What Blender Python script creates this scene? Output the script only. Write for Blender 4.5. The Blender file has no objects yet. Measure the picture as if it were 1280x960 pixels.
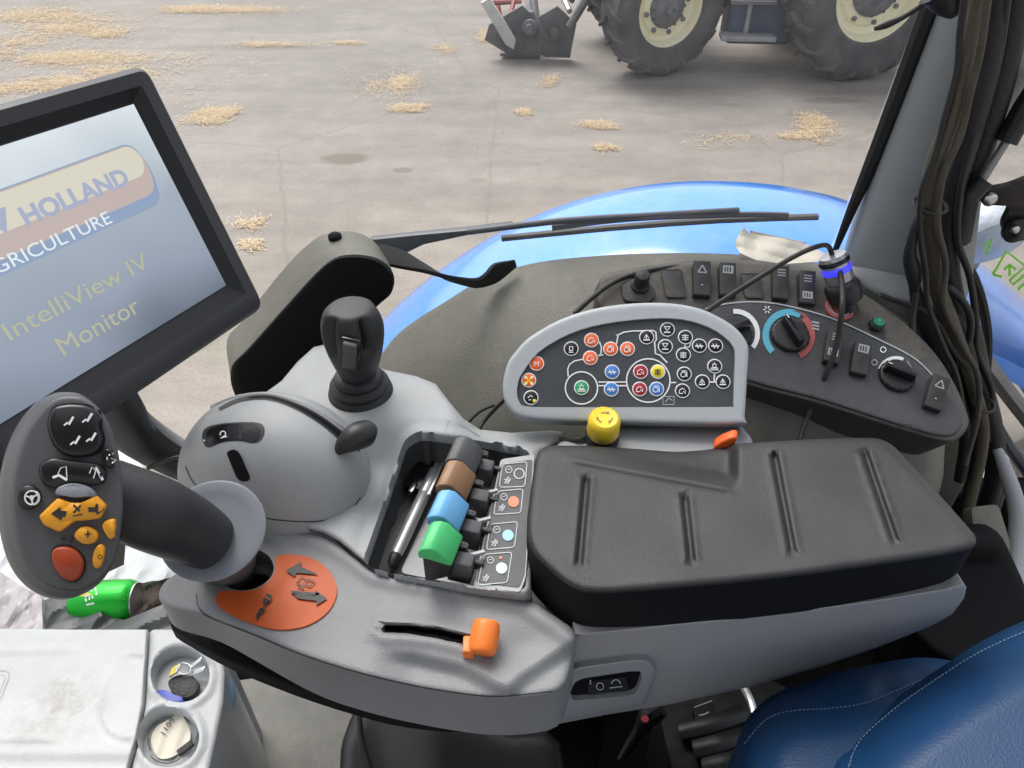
import bpy, bmesh, math, random
from mathutils import Vector, Matrix
from mathutils.geometry import delaunay_2d_cdt, tessellate_polygon
from mathutils.bvhtree import BVHTree
PI = math.pi
random.seed(7)
scene = bpy.context.scene
COL = scene.collection

# ---------------------------------------------------------------- camera (a phone held at the driver's eye, tipped 40 degrees down)
CAMZ = 3.1
PITCH = math.radians(40)
FL = 967.0
CP, SP = math.cos(PITCH), math.sin(PITCH)
CAM = Vector((0, 0, CAMZ))
cd = bpy.data.cameras.new('camera')
cam = bpy.data.objects.new('camera', cd)
COL.objects.link(cam)
cam.location = CAM
cam.rotation_euler = (PI / 2 - PITCH, 0, 0)
cd.sensor_width = 36
cd.lens = 36 * FL / 1280
cd.clip_start = 0.02
cd.clip_end = 500
scene.camera = cam


def ray(px, py):
    u = (px - 640) / FL
    v = (480 - py) / FL
    return Vector((u, CP + v * SP, -SP + v * CP))


class Plane:
    """a real plane in the cab: point and unit normal; at() finds where a sight line meets it"""
    def __init__(s, p, n):
        s.p = Vector(p)
        s.n = Vector(n).normalized()

    def at(s, px, py, off=0.0):
        d = ray(px, py)
        t = ((s.p + s.n * off - CAM).dot(s.n)) / d.dot(s.n)
        return CAM + d * t


def H(dz):
    return Plane((0, 0, CAMZ - dz), (0, 0, 1))


def VY(y):
    return Plane((0, y, 0), (0, -1, 0))


def at(px, py, dz):
    return H(dz).at(px, py)


def atY(px, py, y):
    return VY(y).at(px, py)


def atD(px, py, depth):
    return CAM + ray(px, py) * depth


class Surf:
    """sight line meets a built mesh"""
    def __init__(s, mb, fallback=None):
        s.b = BVHTree.FromPolygons([tuple(v) for v in mb.v], mb.f)
        s.fb = fallback

    def at(s, px, py, off=0.0):
        d = ray(px, py).normalized()
        loc, n, i, dist = s.b.ray_cast(CAM, d)
        if loc is None:
            if s.fb:
                return s.fb.at(px, py, off)
            loc, n, i, dist = s.b.find_nearest(CAM + d * 0.7)
        if n.dot(d) > 0:
            n = -n
        return loc + n * off


# ---------------------------------------------------------------- 2-D helpers
def smooth_closed(pts, k=4):
    out = []
    n = len(pts)
    for i in range(n):
        p0, p1, p2, p3 = [Vector(pts[(i + j - 1) % n]) for j in range(4)]
        for q in range(k):
            t = q / k
            out.append(0.5 * ((2 * p1) + (p2 - p0) * t + (2 * p0 - 5 * p1 + 4 * p2 - p3) * t * t + (3 * p1 - p0 - 3 * p2 + p3) * t ** 3))
    return out


def smooth_open(pts, k=6):
    pts = [Vector(p) for p in pts]
    out = []
    n = len(pts)
    for i in range(n - 1):
        p0 = pts[max(i - 1, 0)]; p1 = pts[i]; p2 = pts[i + 1]; p3 = pts[min(i + 2, n - 1)]
        for q in range(k):
            t = q / k
            out.append(0.5 * ((2 * p1) + (p2 - p0) * t + (2 * p0 - 5 * p1 + 4 * p2 - p3) * t * t + (3 * p1 - p0 - 3 * p2 + p3) * t ** 3))
    out.append(pts[-1])
    return out


def round_poly(pts, r, k=4):
    """round each corner of a 2-D polygon with radius r (pixels or metres)"""
    out = []
    n = len(pts)
    P = [Vector(p) for p in pts]
    for i in range(n):
        a, b, c = P[i - 1], P[i], P[(i + 1) % n]
        u = (a - b); v = (c - b)
        rr = min(r, u.length * .45, v.length * .45)
        s = b + u.normalized() * rr; e = b + v.normalized() * rr
        for q in range(k + 1):
            t = q / k
            out.append(s * (1 - t) ** 2 + b * 2 * t * (1 - t) + e * t * t)
    return out


def seg_d(x, y, a, b):
    ax, ay = a[0], a[1]
    dx, dy = b[0] - ax, b[1] - ay
    L = dx * dx + dy * dy
    t = 0 if L == 0 else max(0, min(1, ((x - ax) * dx + (y - ay) * dy) / L))
    return math.hypot(x - ax - dx * t, y - ay - dy * t)


def poly_d(x, y, pts, closed=True):
    n = len(pts)
    return min(seg_d(x, y, pts[i], pts[(i + 1) % n]) for i in range(n if closed else n - 1))


def inside(x, y, pts):
    c = False
    n = len(pts)
    j = n - 1
    for i in range(n):
        xi, yi = pts[i][0], pts[i][1]
        xj, yj = pts[j][0], pts[j][1]
        if (yi > y) != (yj > y) and x < (xj - xi) * (y - yi) / (yj - yi) + xi:
            c = not c
        j = i
    return c


def resample(pts, step):
    out = []
    n = len(pts)
    for i in range(n):
        a = Vector(pts[i][:2]); b = Vector(pts[(i + 1) % n][:2])
        m = max(1, int(round((b - a).length / step)))
        for q in range(m):
            out.append(a + (b - a) * q / m)
    return out


def sstep(a, b, x):
    if a == b:
        return 0.0 if x < a else 1.0
    t = max(0, min(1, (x - a) / (b - a)))
    return t * t * (3 - 2 * t)


# ---------------------------------------------------------------- materials
MATS = {}


def mat(name, col, rough=.5, metal=0., bump=0., bscale=300., var=0., vscale=6., coat=0., spec=.5, dust=0., dcol=(.42, .38, .32), trans=0., emit=None, alpha=1., stretch=None, ior=1.45, sheen=0.):
    m = bpy.data.materials.new(name)
    m.use_nodes = True
    nt = m.node_tree
    b = nt.nodes['Principled BSDF']
    N = nt.nodes.new
    L = nt.links.new
    b.inputs['Base Color'].default_value = (*col, 1)
    b.inputs['Roughness'].default_value = rough
    b.inputs['Metallic'].default_value = metal
    b.inputs['Specular IOR Level'].default_value = spec
    b.inputs['Coat Weight'].default_value = coat
    b.inputs['Coat Roughness'].default_value = .06
    b.inputs['Transmission Weight'].default_value = trans
    b.inputs['IOR'].default_value = ior
    b.inputs['Alpha'].default_value = alpha
    if emit:
        b.inputs['Emission Color'].default_value = (*emit[0], 1)
        b.inputs['Emission Strength'].default_value = emit[1]
    tc = N('ShaderNodeTexCoord')
    vec = tc.outputs['Object']
    if stretch:
        mp = N('ShaderNodeMapping')
        mp.inputs['Scale'].default_value = stretch
        L(vec, mp.inputs['Vector'])
        vec = mp.outputs['Vector']
    colout = None
    if var:
        n = N('ShaderNodeTexNoise')
        n.inputs['Scale'].default_value = vscale
        n.inputs['Detail'].default_value = 6
        L(vec, n.inputs['Vector'])
        r = N('ShaderNodeMapRange')
        r.inputs['From Min'].default_value = .3
        r.inputs['From Max'].default_value = .7
        r.inputs['To Min'].default_value = 1 - var
        r.inputs['To Max'].default_value = 1 + var
        L(n.outputs['Fac'], r.inputs['Value'])
        mx = N('ShaderNodeVectorMath')
        mx.operation = 'SCALE'
        mx.inputs[0].default_value = col
        L(r.outputs['Result'], mx.inputs['Scale'])
        colout = mx.outputs['Vector']
        r2 = N('ShaderNodeMapRange')
        r2.inputs['To Min'].default_value = max(0, rough - .12)
        r2.inputs['To Max'].default_value = min(1, rough + .12)
        n2 = N('ShaderNodeTexNoise')
        n2.inputs['Scale'].default_value = vscale * 5
        n2.inputs['Detail'].default_value = 5
        L(vec, n2.inputs['Vector'])
        L(n2.outputs['Fac'], r2.inputs['Value'])
        L(r2.outputs['Result'], b.inputs['Roughness'])
    if dust:
        n = N('ShaderNodeTexNoise')
        n.inputs['Scale'].default_value = 22
        n.inputs['Detail'].default_value = 9
        n.inputs['Roughness'].default_value = .75
        L(vec, n.inputs['Vector'])
        g = N('ShaderNodeNewGeometry')
        sp = N('ShaderNodeSeparateXYZ')
        L(g.outputs['Normal'], sp.inputs['Vector'])
        up = N('ShaderNodeMapRange')
        up.inputs['From Min'].default_value = .1
        up.inputs['From Max'].default_value = 1
        L(sp.outputs['Z'], up.inputs['Value'])
        r = N('ShaderNodeMapRange')
        r.inputs['From Min'].default_value = .42
        r.inputs['From Max'].default_value = .75
        r.inputs['To Max'].default_value = dust
        L(n.outputs['Fac'], r.inputs['Value'])
        mu = N('ShaderNodeMath')
        mu.operation = 'MULTIPLY'
        L(r.outputs['Result'], mu.inputs[0])
        L(up.outputs['Result'], mu.inputs[1])
        mx = N('ShaderNodeMix')
        mx.data_type = 'RGBA'
        L(mu.outputs['Value'], mx.inputs['Factor'])
        if colout:
            L(colout, mx.inputs[6])
        else:
            mx.inputs[6].default_value = (*col, 1)
        mx.inputs[7].default_value = (*dcol, 1)
        colout = mx.outputs[2]
    if colout:
        L(colout, b.inputs['Base Color'])
    if bump:
        n = N('ShaderNodeTexNoise')
        n.inputs['Scale'].default_value = bscale
        n.inputs['Detail'].default_value = 3
        L(vec, n.inputs['Vector'])
        bp = N('ShaderNodeBump')
        bp.inputs['Strength'].default_value = bump
        bp.inputs['Distance'].default_value = .002
        L(n.outputs['Fac'], bp.inputs['Height'])
        L(bp.outputs['Normal'], b.inputs['Normal'])
    MATS[name] = m
    return m


# ---------------------------------------------------------------- objects
def wloc(o):
    v = Vector((0, 0, 0))
    while o:
        v += o.location
        o = o.parent
    return v


def tag(o, label=None, cat=None, group=None, kind=None):
    if label: o['label'] = label
    if cat: o['category'] = cat
    if group: o['group'] = group
    if kind: o['kind'] = kind
    return o


def thing(name, loc, label, cat, group=None):
    o = bpy.data.objects.new(name, None)
    o.empty_display_size = .03
    COL.objects.link(o)
    o.location = loc
    return tag(o, label, cat, group)


class MB:
    def __init__(s):
        s.v = []; s.f = []; s.m = []

    def add(s, vs, fs, m):
        b = len(s.v)
        s.v += [Vector(p) for p in vs]
        s.f += [tuple(b + i for i in f) for f in fs]
        s.m += [m] * len(fs)
        return s

    def poly(s, pts, m):
        pts = [Vector(p) for p in pts]
        tris = tessellate_polygon([pts])
        return s.add(pts, [tuple(t) for t in tris], m)

    def loft(s, rings, m, cap0=True, cap1=True, closed=True):
        n = len(rings[0])
        vs = [p for r in rings for p in r]
        fs = []
        for i in range(len(rings) - 1):
            for j in range(n if closed else n - 1):
                a = i * n + j; b = i * n + (j + 1) % n
                fs.append((a, b, b + n, a + n))
        if closed and cap0: fs.append(tuple(range(n))[::-1])
        if closed and cap1: fs.append(tuple(range((len(rings) - 1) * n, len(rings) * n)))
        return s.add(vs, fs, m)

    def tube(s, pts, r, m, n=10, smooth=5, flat=1.0, cap=True):
        k = len(pts)
        rr = r if isinstance(r, (list, tuple)) else [r] * k
        P4 = [Vector((*Vector(p), q)) for p, q in zip(pts, rr)]
        P = smooth_open(P4, smooth) if smooth > 1 else P4
        rings = []
        up = None
        for i, p in enumerate(P):
            c = p.xyz
            d = (P[min(i + 1, len(P) - 1)].xyz - P[max(i - 1, 0)].xyz).normalized()
            if up is None:
                up = Vector((0, 0, 1)) if abs(d.z) < .9 else Vector((0, 1, 0))
            x = d.cross(up).normalized()
            up = x.cross(d).normalized()
            rings.append([c + (x * math.cos(a) + up * math.sin(a) * flat) * max(p.w, 1e-5) for a in [2 * PI * j / n for j in range(n)]])
        return s.loft(rings, m, cap, cap)

    def lathe(s, o, axis, prof, m, n=28, xd=None, sx=1., caps=True):
        """prof: (radius, height along axis)"""
        o = Vector(o); a = Vector(axis).normalized()
        x = Vector(xd) if xd else (Vector((1, 0, 0)) if abs(a.x) < .9 else Vector((0, 1, 0)))
        x = (x - a * x.dot(a)).normalized()
        y = a.cross(x)
        rings = []
        for r, h in prof:
            rings.append([o + a * h + (x * math.cos(t) * sx + y * math.sin(t)) * max(r, 1e-5) for t in [2 * PI * j / n for j in range(n)]])
        return s.loft(rings, m, caps, caps)

    def box(s, c, size, m, X=(1, 0, 0), Y=(0, 1, 0), Z=None, taper=1.):
        c = Vector(c); X = Vector(X).normalized(); Y = Vector(Y).normalized()
        Z = Vector(Z).normalized() if Z else X.cross(Y)
        a, b, d = [q / 2 for q in size]
        vs = []
        for k in (-1, 1):
            tt = taper if k > 0 else 1
            for i, j in ((-1, -1), (1, -1), (1, 1), (-1, 1)):
                vs.append(c + X * a * i * tt + Y * b * j * tt + Z * d * k)
        return s.add(vs, [(3, 2, 1, 0), (4, 5, 6, 7), (0, 1, 5, 4), (1, 2, 6, 5), (2, 3, 7, 6), (3, 0, 4, 7)], m)

    def prism(s, pts, vec, m):
        """closed 3-D outline swept by vec"""
        pts = [Vector(p) for p in pts]
        n = len(pts)
        vec = Vector(vec)
        vs = pts + [p + vec for p in pts]
        tris = [tuple(t) for t in tessellate_polygon([pts])]
        if n <= 4: tris = [tuple(range(n))]
        fs = tris + [tuple(i + n for i in t[::-1]) for t in tris]
        fs += [(i, i + n, (i + 1) % n + n, (i + 1) % n) for i in range(n)]
        return s.add(vs, fs, m)

    def pprism(s, px, surf, top, bot, m):
        """outline in sight-line coordinates standing on plane surf, between offsets top and bot along its normal"""
        base = [surf.at(p[0], p[1], top) for p in px]
        return s.prism(base, surf.n * (bot - top), m)

    def ball(s, c, r, m, X=(1, 0, 0), Y=(0, 1, 0), n=20, k=12):
        c = Vector(c); X = Vector(X).normalized(); Y = Vector(Y).normalized(); Z = X.cross(Y)
        r = r if isinstance(r, (tuple, list)) else (r, r, r)
        rings = []
        for i in range(k + 1):
            t = PI * i / k - PI / 2
            rings.append([c + X * r[0] * math.cos(t) * math.cos(a) + Y * r[1] * math.cos(t) * math.sin(a) + Z * r[2] * math.sin(t) + X * 1e-6 * math.cos(a) for a in [2 * PI * j / n for j in range(n)]])
        return s.loft(rings, m)

    # marks lying on a surface
    def mark(s, px, surf, off, m):
        return s.poly([surf.at(p[0], p[1], off) for p in px], m)

    def disc(s, x, y, r, surf, off, m, n=20, ry=None, rot=0.):
        ry = ry or r
        c, d = math.cos(rot), math.sin(rot)
        pts = []
        for j in range(n):
            a = 2 * PI * j / n
            ex, ey = r * math.cos(a), ry * math.sin(a)
            pts.append((x + ex * c - ey * d, y + ex * d + ey * c))
        return s.mark(pts, surf, off, m)

    def ring(s, x, y, r, w, surf, off, m, n=28, a0=0., a1=360., ry=None):
        ry = ry or r
        vs = []; fs = []
        full = abs(a1 - a0) >= 360
        k = n if full else max(4, int(n * abs(a1 - a0) / 360))
        for j in range(k if full else k + 1):
            a = math.radians(a0 + (a1 - a0) * j / k)
            for q in (0, w):
                vs.append(surf.at(x + (r - q) * math.cos(a), y + (ry - q * ry / r) * math.sin(a), off))
        L = len(vs) // 2
        for j in range(k):
            i = (j + 1) % L
            fs.append((2 * j, 2 * i, 2 * i + 1, 2 * j + 1))
        return s.add(vs, fs, m)

    def stroke(s, px, w, surf, off, m, closed=False):
        P = [Vector(p[:2]) for p in px]
        n = len(P)
        vs = []; fs = []
        for i in range(n):
            a = P[(i - 1) % n] if (closed or i > 0) else P[i]
            b = P[(i + 1) % n] if (closed or i < n - 1) else P[i]
            d = (b - a)
            if d.length == 0: d = Vector((1, 0))
            d.normalize()
            q = Vector((-d.y, d.x)) * w / 2
            vs += [surf.at(*(P[i] + q), off), surf.at(*(P[i] - q), off)]
        for i in range(n if closed else n - 1):
            j = (i + 1) % n
            fs.append((2 * i, 2 * j, 2 * j + 1, 2 * i + 1))
        return s.add(vs, fs, m)

    def text(s, body, o, X, Y, size, m, shear=0., bold=0., align='LEFT', sx=1., thick=0.):
        cu = bpy.data.curves.new('lettering', 'FONT')
        cu.body = body; cu.size = size; cu.shear = shear; cu.offset = bold; cu.align_x = align
        cu.extrude = thick; cu.resolution_u = 3
        ob = bpy.data.objects.new('lettering', cu)
        COL.objects.link(ob)
        dg = bpy.context.evaluated_depsgraph_get()
        dg.update()
        me = bpy.data.meshes.new_from_object(ob.evaluated_get(dg))
        o = Vector(o); X = Vector(X).normalized(); Y = Vector(Y).normalized(); Z = X.cross(Y)
        vs = [o + X * v.co.x * sx + Y * v.co.y + Z * v.co.z for v in me.vertices]
        s.add(vs, [tuple(p.vertices) for p in me.polygons], m)
        COL.objects.unlink(ob)
        bpy.data.objects.remove(ob)
        bpy.data.meshes.remove(me)
        bpy.data.curves.remove(cu)
        return s

    def pxtext(s, body, x, y, h, surf, off, m, ang=0., bold=0., sx=1., align='CENTER'):
        """lettering lying on a surface, capital height h in sight-line units, rotated ang degrees"""
        a = math.radians(ang)
        o = surf.at(x, y, off)
        X = surf.at(x + 2 * math.cos(a), y + 2 * math.sin(a), off) - o
        Yd = surf.at(x + 2 * math.sin(a), y - 2 * math.cos(a), off) - o
        size = h / .7 * (Yd.length / 2)
        return s.text(body, o, X, Yd, size, m, bold=bold * size, align=align, sx=sx)

    def build(s, name, parent=None, bevel=0., seg=2, sharp=35, origin=None, weld=0.):
        me = bpy.data.meshes.new(name)
        pw = wloc(parent) if parent else Vector((0, 0, 0))
        mn = Vector([min(v[i] for v in s.v) for i in range(3)]); mx = Vector([max(v[i] for v in s.v) for i in range(3)])
        org = Vector(origin) if origin else Vector(((mn.x + mx.x) / 2, (mn.y + mx.y) / 2, mn.z))
        me.from_pydata([v - org for v in s.v], [], s.f)
        names = []
        for q in s.m:
            if q not in names: names.append(q)
        for q in names: me.materials.append(MATS[q])
        me.polygons.foreach_set('material_index', [names.index(q) for q in s.m])
        bm = bmesh.new()
        bm.from_mesh(me)
        if weld: bmesh.ops.remove_doubles(bm, verts=bm.verts, dist=weld)
        bmesh.ops.recalc_face_normals(bm, faces=bm.faces)
        if bevel:
            es = [e for e in bm.edges if len(e.link_faces) == 2 and e.calc_face_angle(0) > math.radians(30)]
            bmesh.ops.bevel(bm, geom=es, offset=bevel, segments=seg, profile=.5, affect='EDGES', clamp_overlap=True)
        bm.to_mesh(me)
        bm.free()
        me.polygons.foreach_set('use_smooth', [True] * len(me.polygons))
        me.set_sharp_from_angle(angle=math.radians(sharp))
        o = bpy.data.objects.new(name, me)
        COL.objects.link(o)
        o.parent = parent
        o.location = org - pw
        return o


def relief(outline, surf, m, hfn=None, step=6., drop=None, fr=0., fh=0., holes=(), holedrop=0., dropvec=None, mb=None, sidemat=None, bottomfn=None, fillet_skip=None, guides=()):
    """a moulded surface: outline in sight-line coordinates on a plane, height above it from hfn,
    rounded rim (fr wide, fh deep), skirt walls going down by drop"""
    mb = mb or MB()
    out = resample(outline, step)
    loops = [out] + [resample(h, step) for h in holes]
    pts = []; edges = []
    for lp in loops:
        b = len(pts)
        pts += [Vector(p[:2]) for p in lp]
        edges += [(b + i, b + (i + 1) % len(lp)) for i in range(len(lp))]
    nb = len(pts)
    x0 = min(p[0] for p in out); x1 = max(p[0] for p in out)
    y0 = min(p[1] for p in out); y1 = max(p[1] for p in out)
    dcache = {}
    rings = []
    if fr:   # extra rows near the rim so the rounding is smooth
        for f in (.12, .3, .6, 1.0):
            n = len(out)
            area = sum(out[i][0] * out[(i + 1) % n][1] - out[(i + 1) % n][0] * out[i][1] for i in range(n))
            sg = 1 if area > 0 else -1
            for i in range(n):
                d = (out[(i + 1) % n] - out[i - 1]).normalized()
                q = out[i] + Vector((-d.y, d.x)) * sg * fr * f
                if inside(q.x, q.y, out) and poly_d(q.x, q.y, out) > fr * f * .85 and not any(inside(q.x, q.y, h) or poly_d(q.x, q.y, h) < step * .4 for h in holes):
                    rings.append(q)
    for (gp, closed, offs, gs) in guides:
        gp = [Vector(p[:2]) for p in gp]
        g2 = []
        for i in range(len(gp) if closed else len(gp) - 1):
            a, b = gp[i], gp[(i + 1) % len(gp)]
            mm = max(1, int(round((b - a).length / gs)))
            g2 += [a + (b - a) * q / mm for q in range(mm)]
        if not closed: g2.append(gp[-1])
        for o_ in offs:
            for i in range(len(g2)):
                a = g2[i - 1] if (closed or i > 0) else g2[i]
                b = g2[(i + 1) % len(g2)] if (closed or i < len(g2) - 1) else g2[i]
                d = (b - a).normalized()
                q = g2[i] + Vector((-d.y, d.x)) * o_
                if abs(o_) > .5 and poly_d(q.x, q.y, gp, closed) < abs(o_) * .9: continue
                if inside(q.x, q.y, out) and poly_d(q.x, q.y, out) > 1.2 and not any(inside(q.x, q.y, h) or poly_d(q.x, q.y, h) < 1. for h in holes) and all(abs(q.x - e.x) + abs(q.y - e.y) > 1.2 for e in rings):
                    rings.append(q)
    gd = [(g[0], g[1], max(abs(o) for o in g[2]) + step * .35) for g in guides]
    pts += rings
    y = y0 + step / 2; r = 0
    while y < y1:
        x = x0 + step / 2 + (step / 2 if r % 2 else 0)
        while x < x1:
            if inside(x, y, out) and poly_d(x, y, out) > max(step * .5, fr * 1.15 if fr else 0) and not any(poly_d(x, y, g[0], g[1]) < g[2] for g in gd) and not any(inside(x, y, h) or poly_d(x, y, h) < step * .5 for h in holes):
                pts.append(Vector((x, y)))
            x += step
        y += step * .87; r += 1
    V, E, F, ov, oe, of = delaunay_2d_cdt(pts, edges, [], 0, 1e-4)
    keep = []
    for f in F:
        cx = sum(V[i].x for i in f) / len(f); cy = sum(V[i].y for i in f) / len(f)
        if inside(cx, cy, out) and not any(inside(cx, cy, h) for h in holes):
            keep.append(f)
    def off(x, y):
        h = hfn(x, y) if hfn else 0.
        if fr:
            d = poly_d(x, y, out)
            if d < fr:
                q = 1 - d / fr
                k = 1. if fillet_skip is None else fillet_skip(x, y)
                h -= fh * k * (1 - math.sqrt(max(0, 1 - q * q)))
        return h
    used = sorted({i for f in keep for i in f})
    idx = {u: k for k, u in enumerate(used)}
    P3 = [surf.at(V[u].x, V[u].y, off(V[u].x, V[u].y)) for u in used]
    mb.add(P3, [tuple(idx[i] for i in f) for f in keep], m)
    if drop is not None or bottomfn is not None:
        cnt = {}
        for f in keep:
            for i in range(len(f)):
                a, b = f[i], f[(i + 1) % len(f)]
                k = (min(a, b), max(a, b))
                cnt.setdefault(k, []).append((a, b))
        dv = Vector(dropvec) if dropvec else Vector((0, 0, -1))
        base = len(mb.v) - len(P3)
        low = {}
        def lower(u):
            if u not in low:
                x, y = V[u].x, V[u].y
                mb.v.append(bottomfn(x, y, P3[idx[u]]) if bottomfn else P3[idx[u]] + dv * drop)
                low[u] = len(mb.v) - 1
            return low[u]
        for k, l in cnt.items():
            if len(l) == 1:
                a, b = l[0]
                mb.f.append((base + idx[b], base + idx[a], lower(a), lower(b)))
                mb.m.append(sidemat or m)
    return mb
# ---------------------------------------------------------------- materials
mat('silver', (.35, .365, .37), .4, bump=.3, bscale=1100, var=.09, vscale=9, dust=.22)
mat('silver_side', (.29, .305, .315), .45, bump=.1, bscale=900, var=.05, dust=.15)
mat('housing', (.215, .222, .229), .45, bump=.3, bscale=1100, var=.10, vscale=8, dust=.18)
mat('rear_housing', (.33, .335, .345), .42, bump=.1, bscale=800, var=.05)
mat('frame_grey', (.40, .43, .445), .38, bump=.1, bscale=900, var=.04, dust=.15)
mat('black_plastic', (.022, .022, .023), .42, bump=.15, bscale=900, var=.2, dust=.12, dcol=(.2, .18, .15))
mat('tray_black', (.085, .088, .09), .5, bump=.2, bscale=900, var=.2, dust=.35, dcol=(.25, .24, .22))
mat('black_gloss', (.012, .012, .013), .2)
mat('pad', (.03, .03, .031), .4, bump=.35, bscale=1400, var=.28, vscale=9, dust=.09, dcol=(.17, .165, .155))
mat('pad_side_shaded', (.009, .009, .01), .65, spec=.2, bump=.3, bscale=1400)  # near-black copy of the pad, shade of its sides put into the colour
mat('grip', (.026, .027, .029), .45, bump=.2, bscale=1200, var=.1)
mat('handle_grey', (.1, .104, .112), .45, bump=.15, bscale=1000, var=.08)
mat('handle_face', (.085, .088, .092), .5, bump=.15, bscale=1000, var=.06)
mat('collar_grey', (.2, .21, .235), .4, bump=.1, bscale=900)
mat('amber', (.75, .33, .02), .38, bump=.05)
mat('brick_red', (.33, .05, .015), .35)
mat('orange', (.83, .2, .03), .42, bump=.05)
mat('orange_plate', (.5, .085, .012), .5, bump=.12, bscale=900, var=.06)
mat('orange_bright', (.85, .13, .02), .4)
mat('yellow', (.85, .6, .03), .38, bump=.05)
mat('green_lever', (.06, .5, .16), .45, bump=.1, dust=.06)
mat('blue_lever', (.15, .42, .72), .45, bump=.1, dust=.06)
mat('brown_lever', (.27, .15, .075), .45, bump=.1, dust=.06)
mat('white_mark', (.78, .79, .78), .5)
mat('grey_mark', (.42, .44, .45), .5)
mat('dark_mark', (.03, .03, .03), .5)
mat('face_dark', (.055, .06, .066), .38, bump=.1, bscale=900, var=.06, dust=.07)
mat('label_grey', (.065, .067, .07), .55, var=.05)
mat('key_black', (.012, .012, .013), .3)
mat('key_orange', (.85, .14, .03), .4)
mat('key_green', (.03, .33, .13), .4)
mat('key_blue', (.05, .2, .55), .4)
mat('key_red', (.38, .015, .03), .4)
mat('key_yellow', (.85, .68, .05), .4)
mat('pale_green', (.45, .75, .55), .4)
mat('terracotta', (.55, .2, .1), .5)
mat('light_blue', (.25, .5, .75), .4)
mat('cyan_mark', (.1, .42, .56), .5)
mat('dull_red', (.4, .1, .09), .5)
mat('olive_trim', (.165, .16, .13), .45, bump=.5, bscale=500, var=.14, vscale=5, dust=.5, dcol=(.31, .29, .23))
mat('dusty_strip', (.075, .07, .062), .6, bump=.25, bscale=700, var=.18, vscale=14, dust=.55, dcol=(.28, .24, .19))
mat('plate_dark', (.05, .052, .057), .45, bump=.2, bscale=800, var=.1, dust=.2, dcol=(.24, .22, .19))
mat('rocker', (.035, .034, .033), .45, bump=.15, bscale=900, dust=.4, dcol=(.22, .19, .16))
mat('pillar_grey', (.25, .27, .275), .5, bump=.3, bscale=600, var=.06, vscale=5, dust=.15)
mat('pillar_back', (.36, .33, .32), .55, bump=.2, var=.06)
mat('rubber', (.012, .012, .012), .65, bump=.3, bscale=300)
mat('hose_olive', (.085, .075, .052), .6, bump=.6, bscale=350, var=.3, vscale=30, stretch=(1, 1, .25), dust=.3)
mat('hose_brown', (.075, .062, .048), .6, bump=.6, bscale=350, var=.3, vscale=30)
mat('hose_black', (.018, .018, .02), .5, bump=.5, bscale=250, dust=.2, dcol=(.16, .14, .12))
mat('cable', (.02, .019, .018), .5, dust=.3, dcol=(.2, .17, .13))
mat('blue_paint', (.055, .27, .85), .2, var=.04, vscale=4, coat=.7, dust=.16, dcol=(.55, .55, .52))
mat('leather_blue', (.005, .038, .11), .4, bump=.2, bscale=600, var=.12, vscale=7)
mat('stitch', (.12, .2, .32), .6)
mat('white_plastic', (.53, .545, .55), .35, bump=.08, dust=.38, var=.03, vscale=6)
mat('white_grey', (.4, .42, .44), .45, bump=.1, dust=.3)
mat('grime', (.42, .4, .35), .6, var=.15, vscale=30)
mat('cup_inner', (.6, .63, .63), .4, var=.08, vscale=12, dust=.5, dcol=(.4, .34, .25))
mat('grass_green_can', (.02, .5, .04), .25, metal=.35)
mat('can_metal', (.65, .65, .65), .3, metal=.9)
mat('can_yellow', (.8, .68, .1), .35)
mat('bag_white', (.75, .76, .76), .5, bump=.5, bscale=60)
mat('bag_grey', (.12, .125, .125), .35, bump=.5, bscale=60)
mat('film', (.5, .46, .46), .22, bump=.8, bscale=60, var=.25, vscale=20)
mat('crumb_brown', (.07, .05, .035), .8, bump=1, bscale=90, var=.4, vscale=40)
mat('key_tag', (.03, .06, .42), .3)
mat('steel', (.55, .55, .53), .3, metal=1.)
mat('dull_steel', (.3, .3, .3), .5, metal=.8, var=.2, vscale=20)
mat('pen_silver', (.55, .55, .56), .3, metal=.6)
mat('floor_dark', (.012, .012, .012), .8, bump=.5, bscale=60)
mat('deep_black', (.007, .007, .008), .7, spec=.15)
mat('beige_panel', (.21, .207, .185), .6, bump=.3, bscale=200, var=.2, vscale=5, dust=.4)
mat('cardboard', (.62, .5, .34), .7, bump=.3, bscale=120, var=.12, vscale=14)
mat('paper', (.8, .74, .62), .6, bump=.2, bscale=80, var=.05)
mat('monitor_black', (.014, .015, .017), .4, bump=.15, bscale=900, var=.12)
mat('monitor_shell', (.05, .052, .057), .45, bump=.15, bscale=900, var=.1)
mat('monitor_back', (.13, .135, .145), .45, bump=.15, bscale=900)
mat('charger_silver', (.45, .45, .47), .3, metal=.6)
mat('led_blue', (.1, .1, .9), .3, emit=((.03, .03, .9), .55))
mat('led_green', (.02, .2, .12), .25)
mat('tyre', (.085, .083, .087), .85, bump=.8, bscale=25, var=.35, vscale=4, dust=.55, dcol=(.3, .28, .26))
mat('cream_rim', (.88, .82, .58), .45, var=.08, vscale=4, dust=.25)
mat('hub_dark', (.16, .16, .18), .6, var=.3, vscale=8)
mat('tractor_blue', (.05, .075, .13), .5, var=.3, vscale=3, dust=.3)
mat('tractor_step', (.3, .3, .3), .6, var=.2)
mat('tractor_grey', (.11, .11, .12), .6, var=.3, vscale=5, dust=.4)
mat('loader_red', (.3, .06, .04), .5, var=.2)
mat('loader_pale', (.5, .49, .46), .5, var=.15)
mat('tail_orange', (.8, .2, .05), .3)
mat('neon_green', (.3, .85, .06), .5)
mat('lamp_glass', (.55, .6, .66), .15, bump=1.0, bscale=60, var=.25, vscale=25)
mat('strut_black', (.012, .012, .013), .35)
mat('straw', (.58, .45, .29), .8, var=.45, vscale=45)
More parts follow.
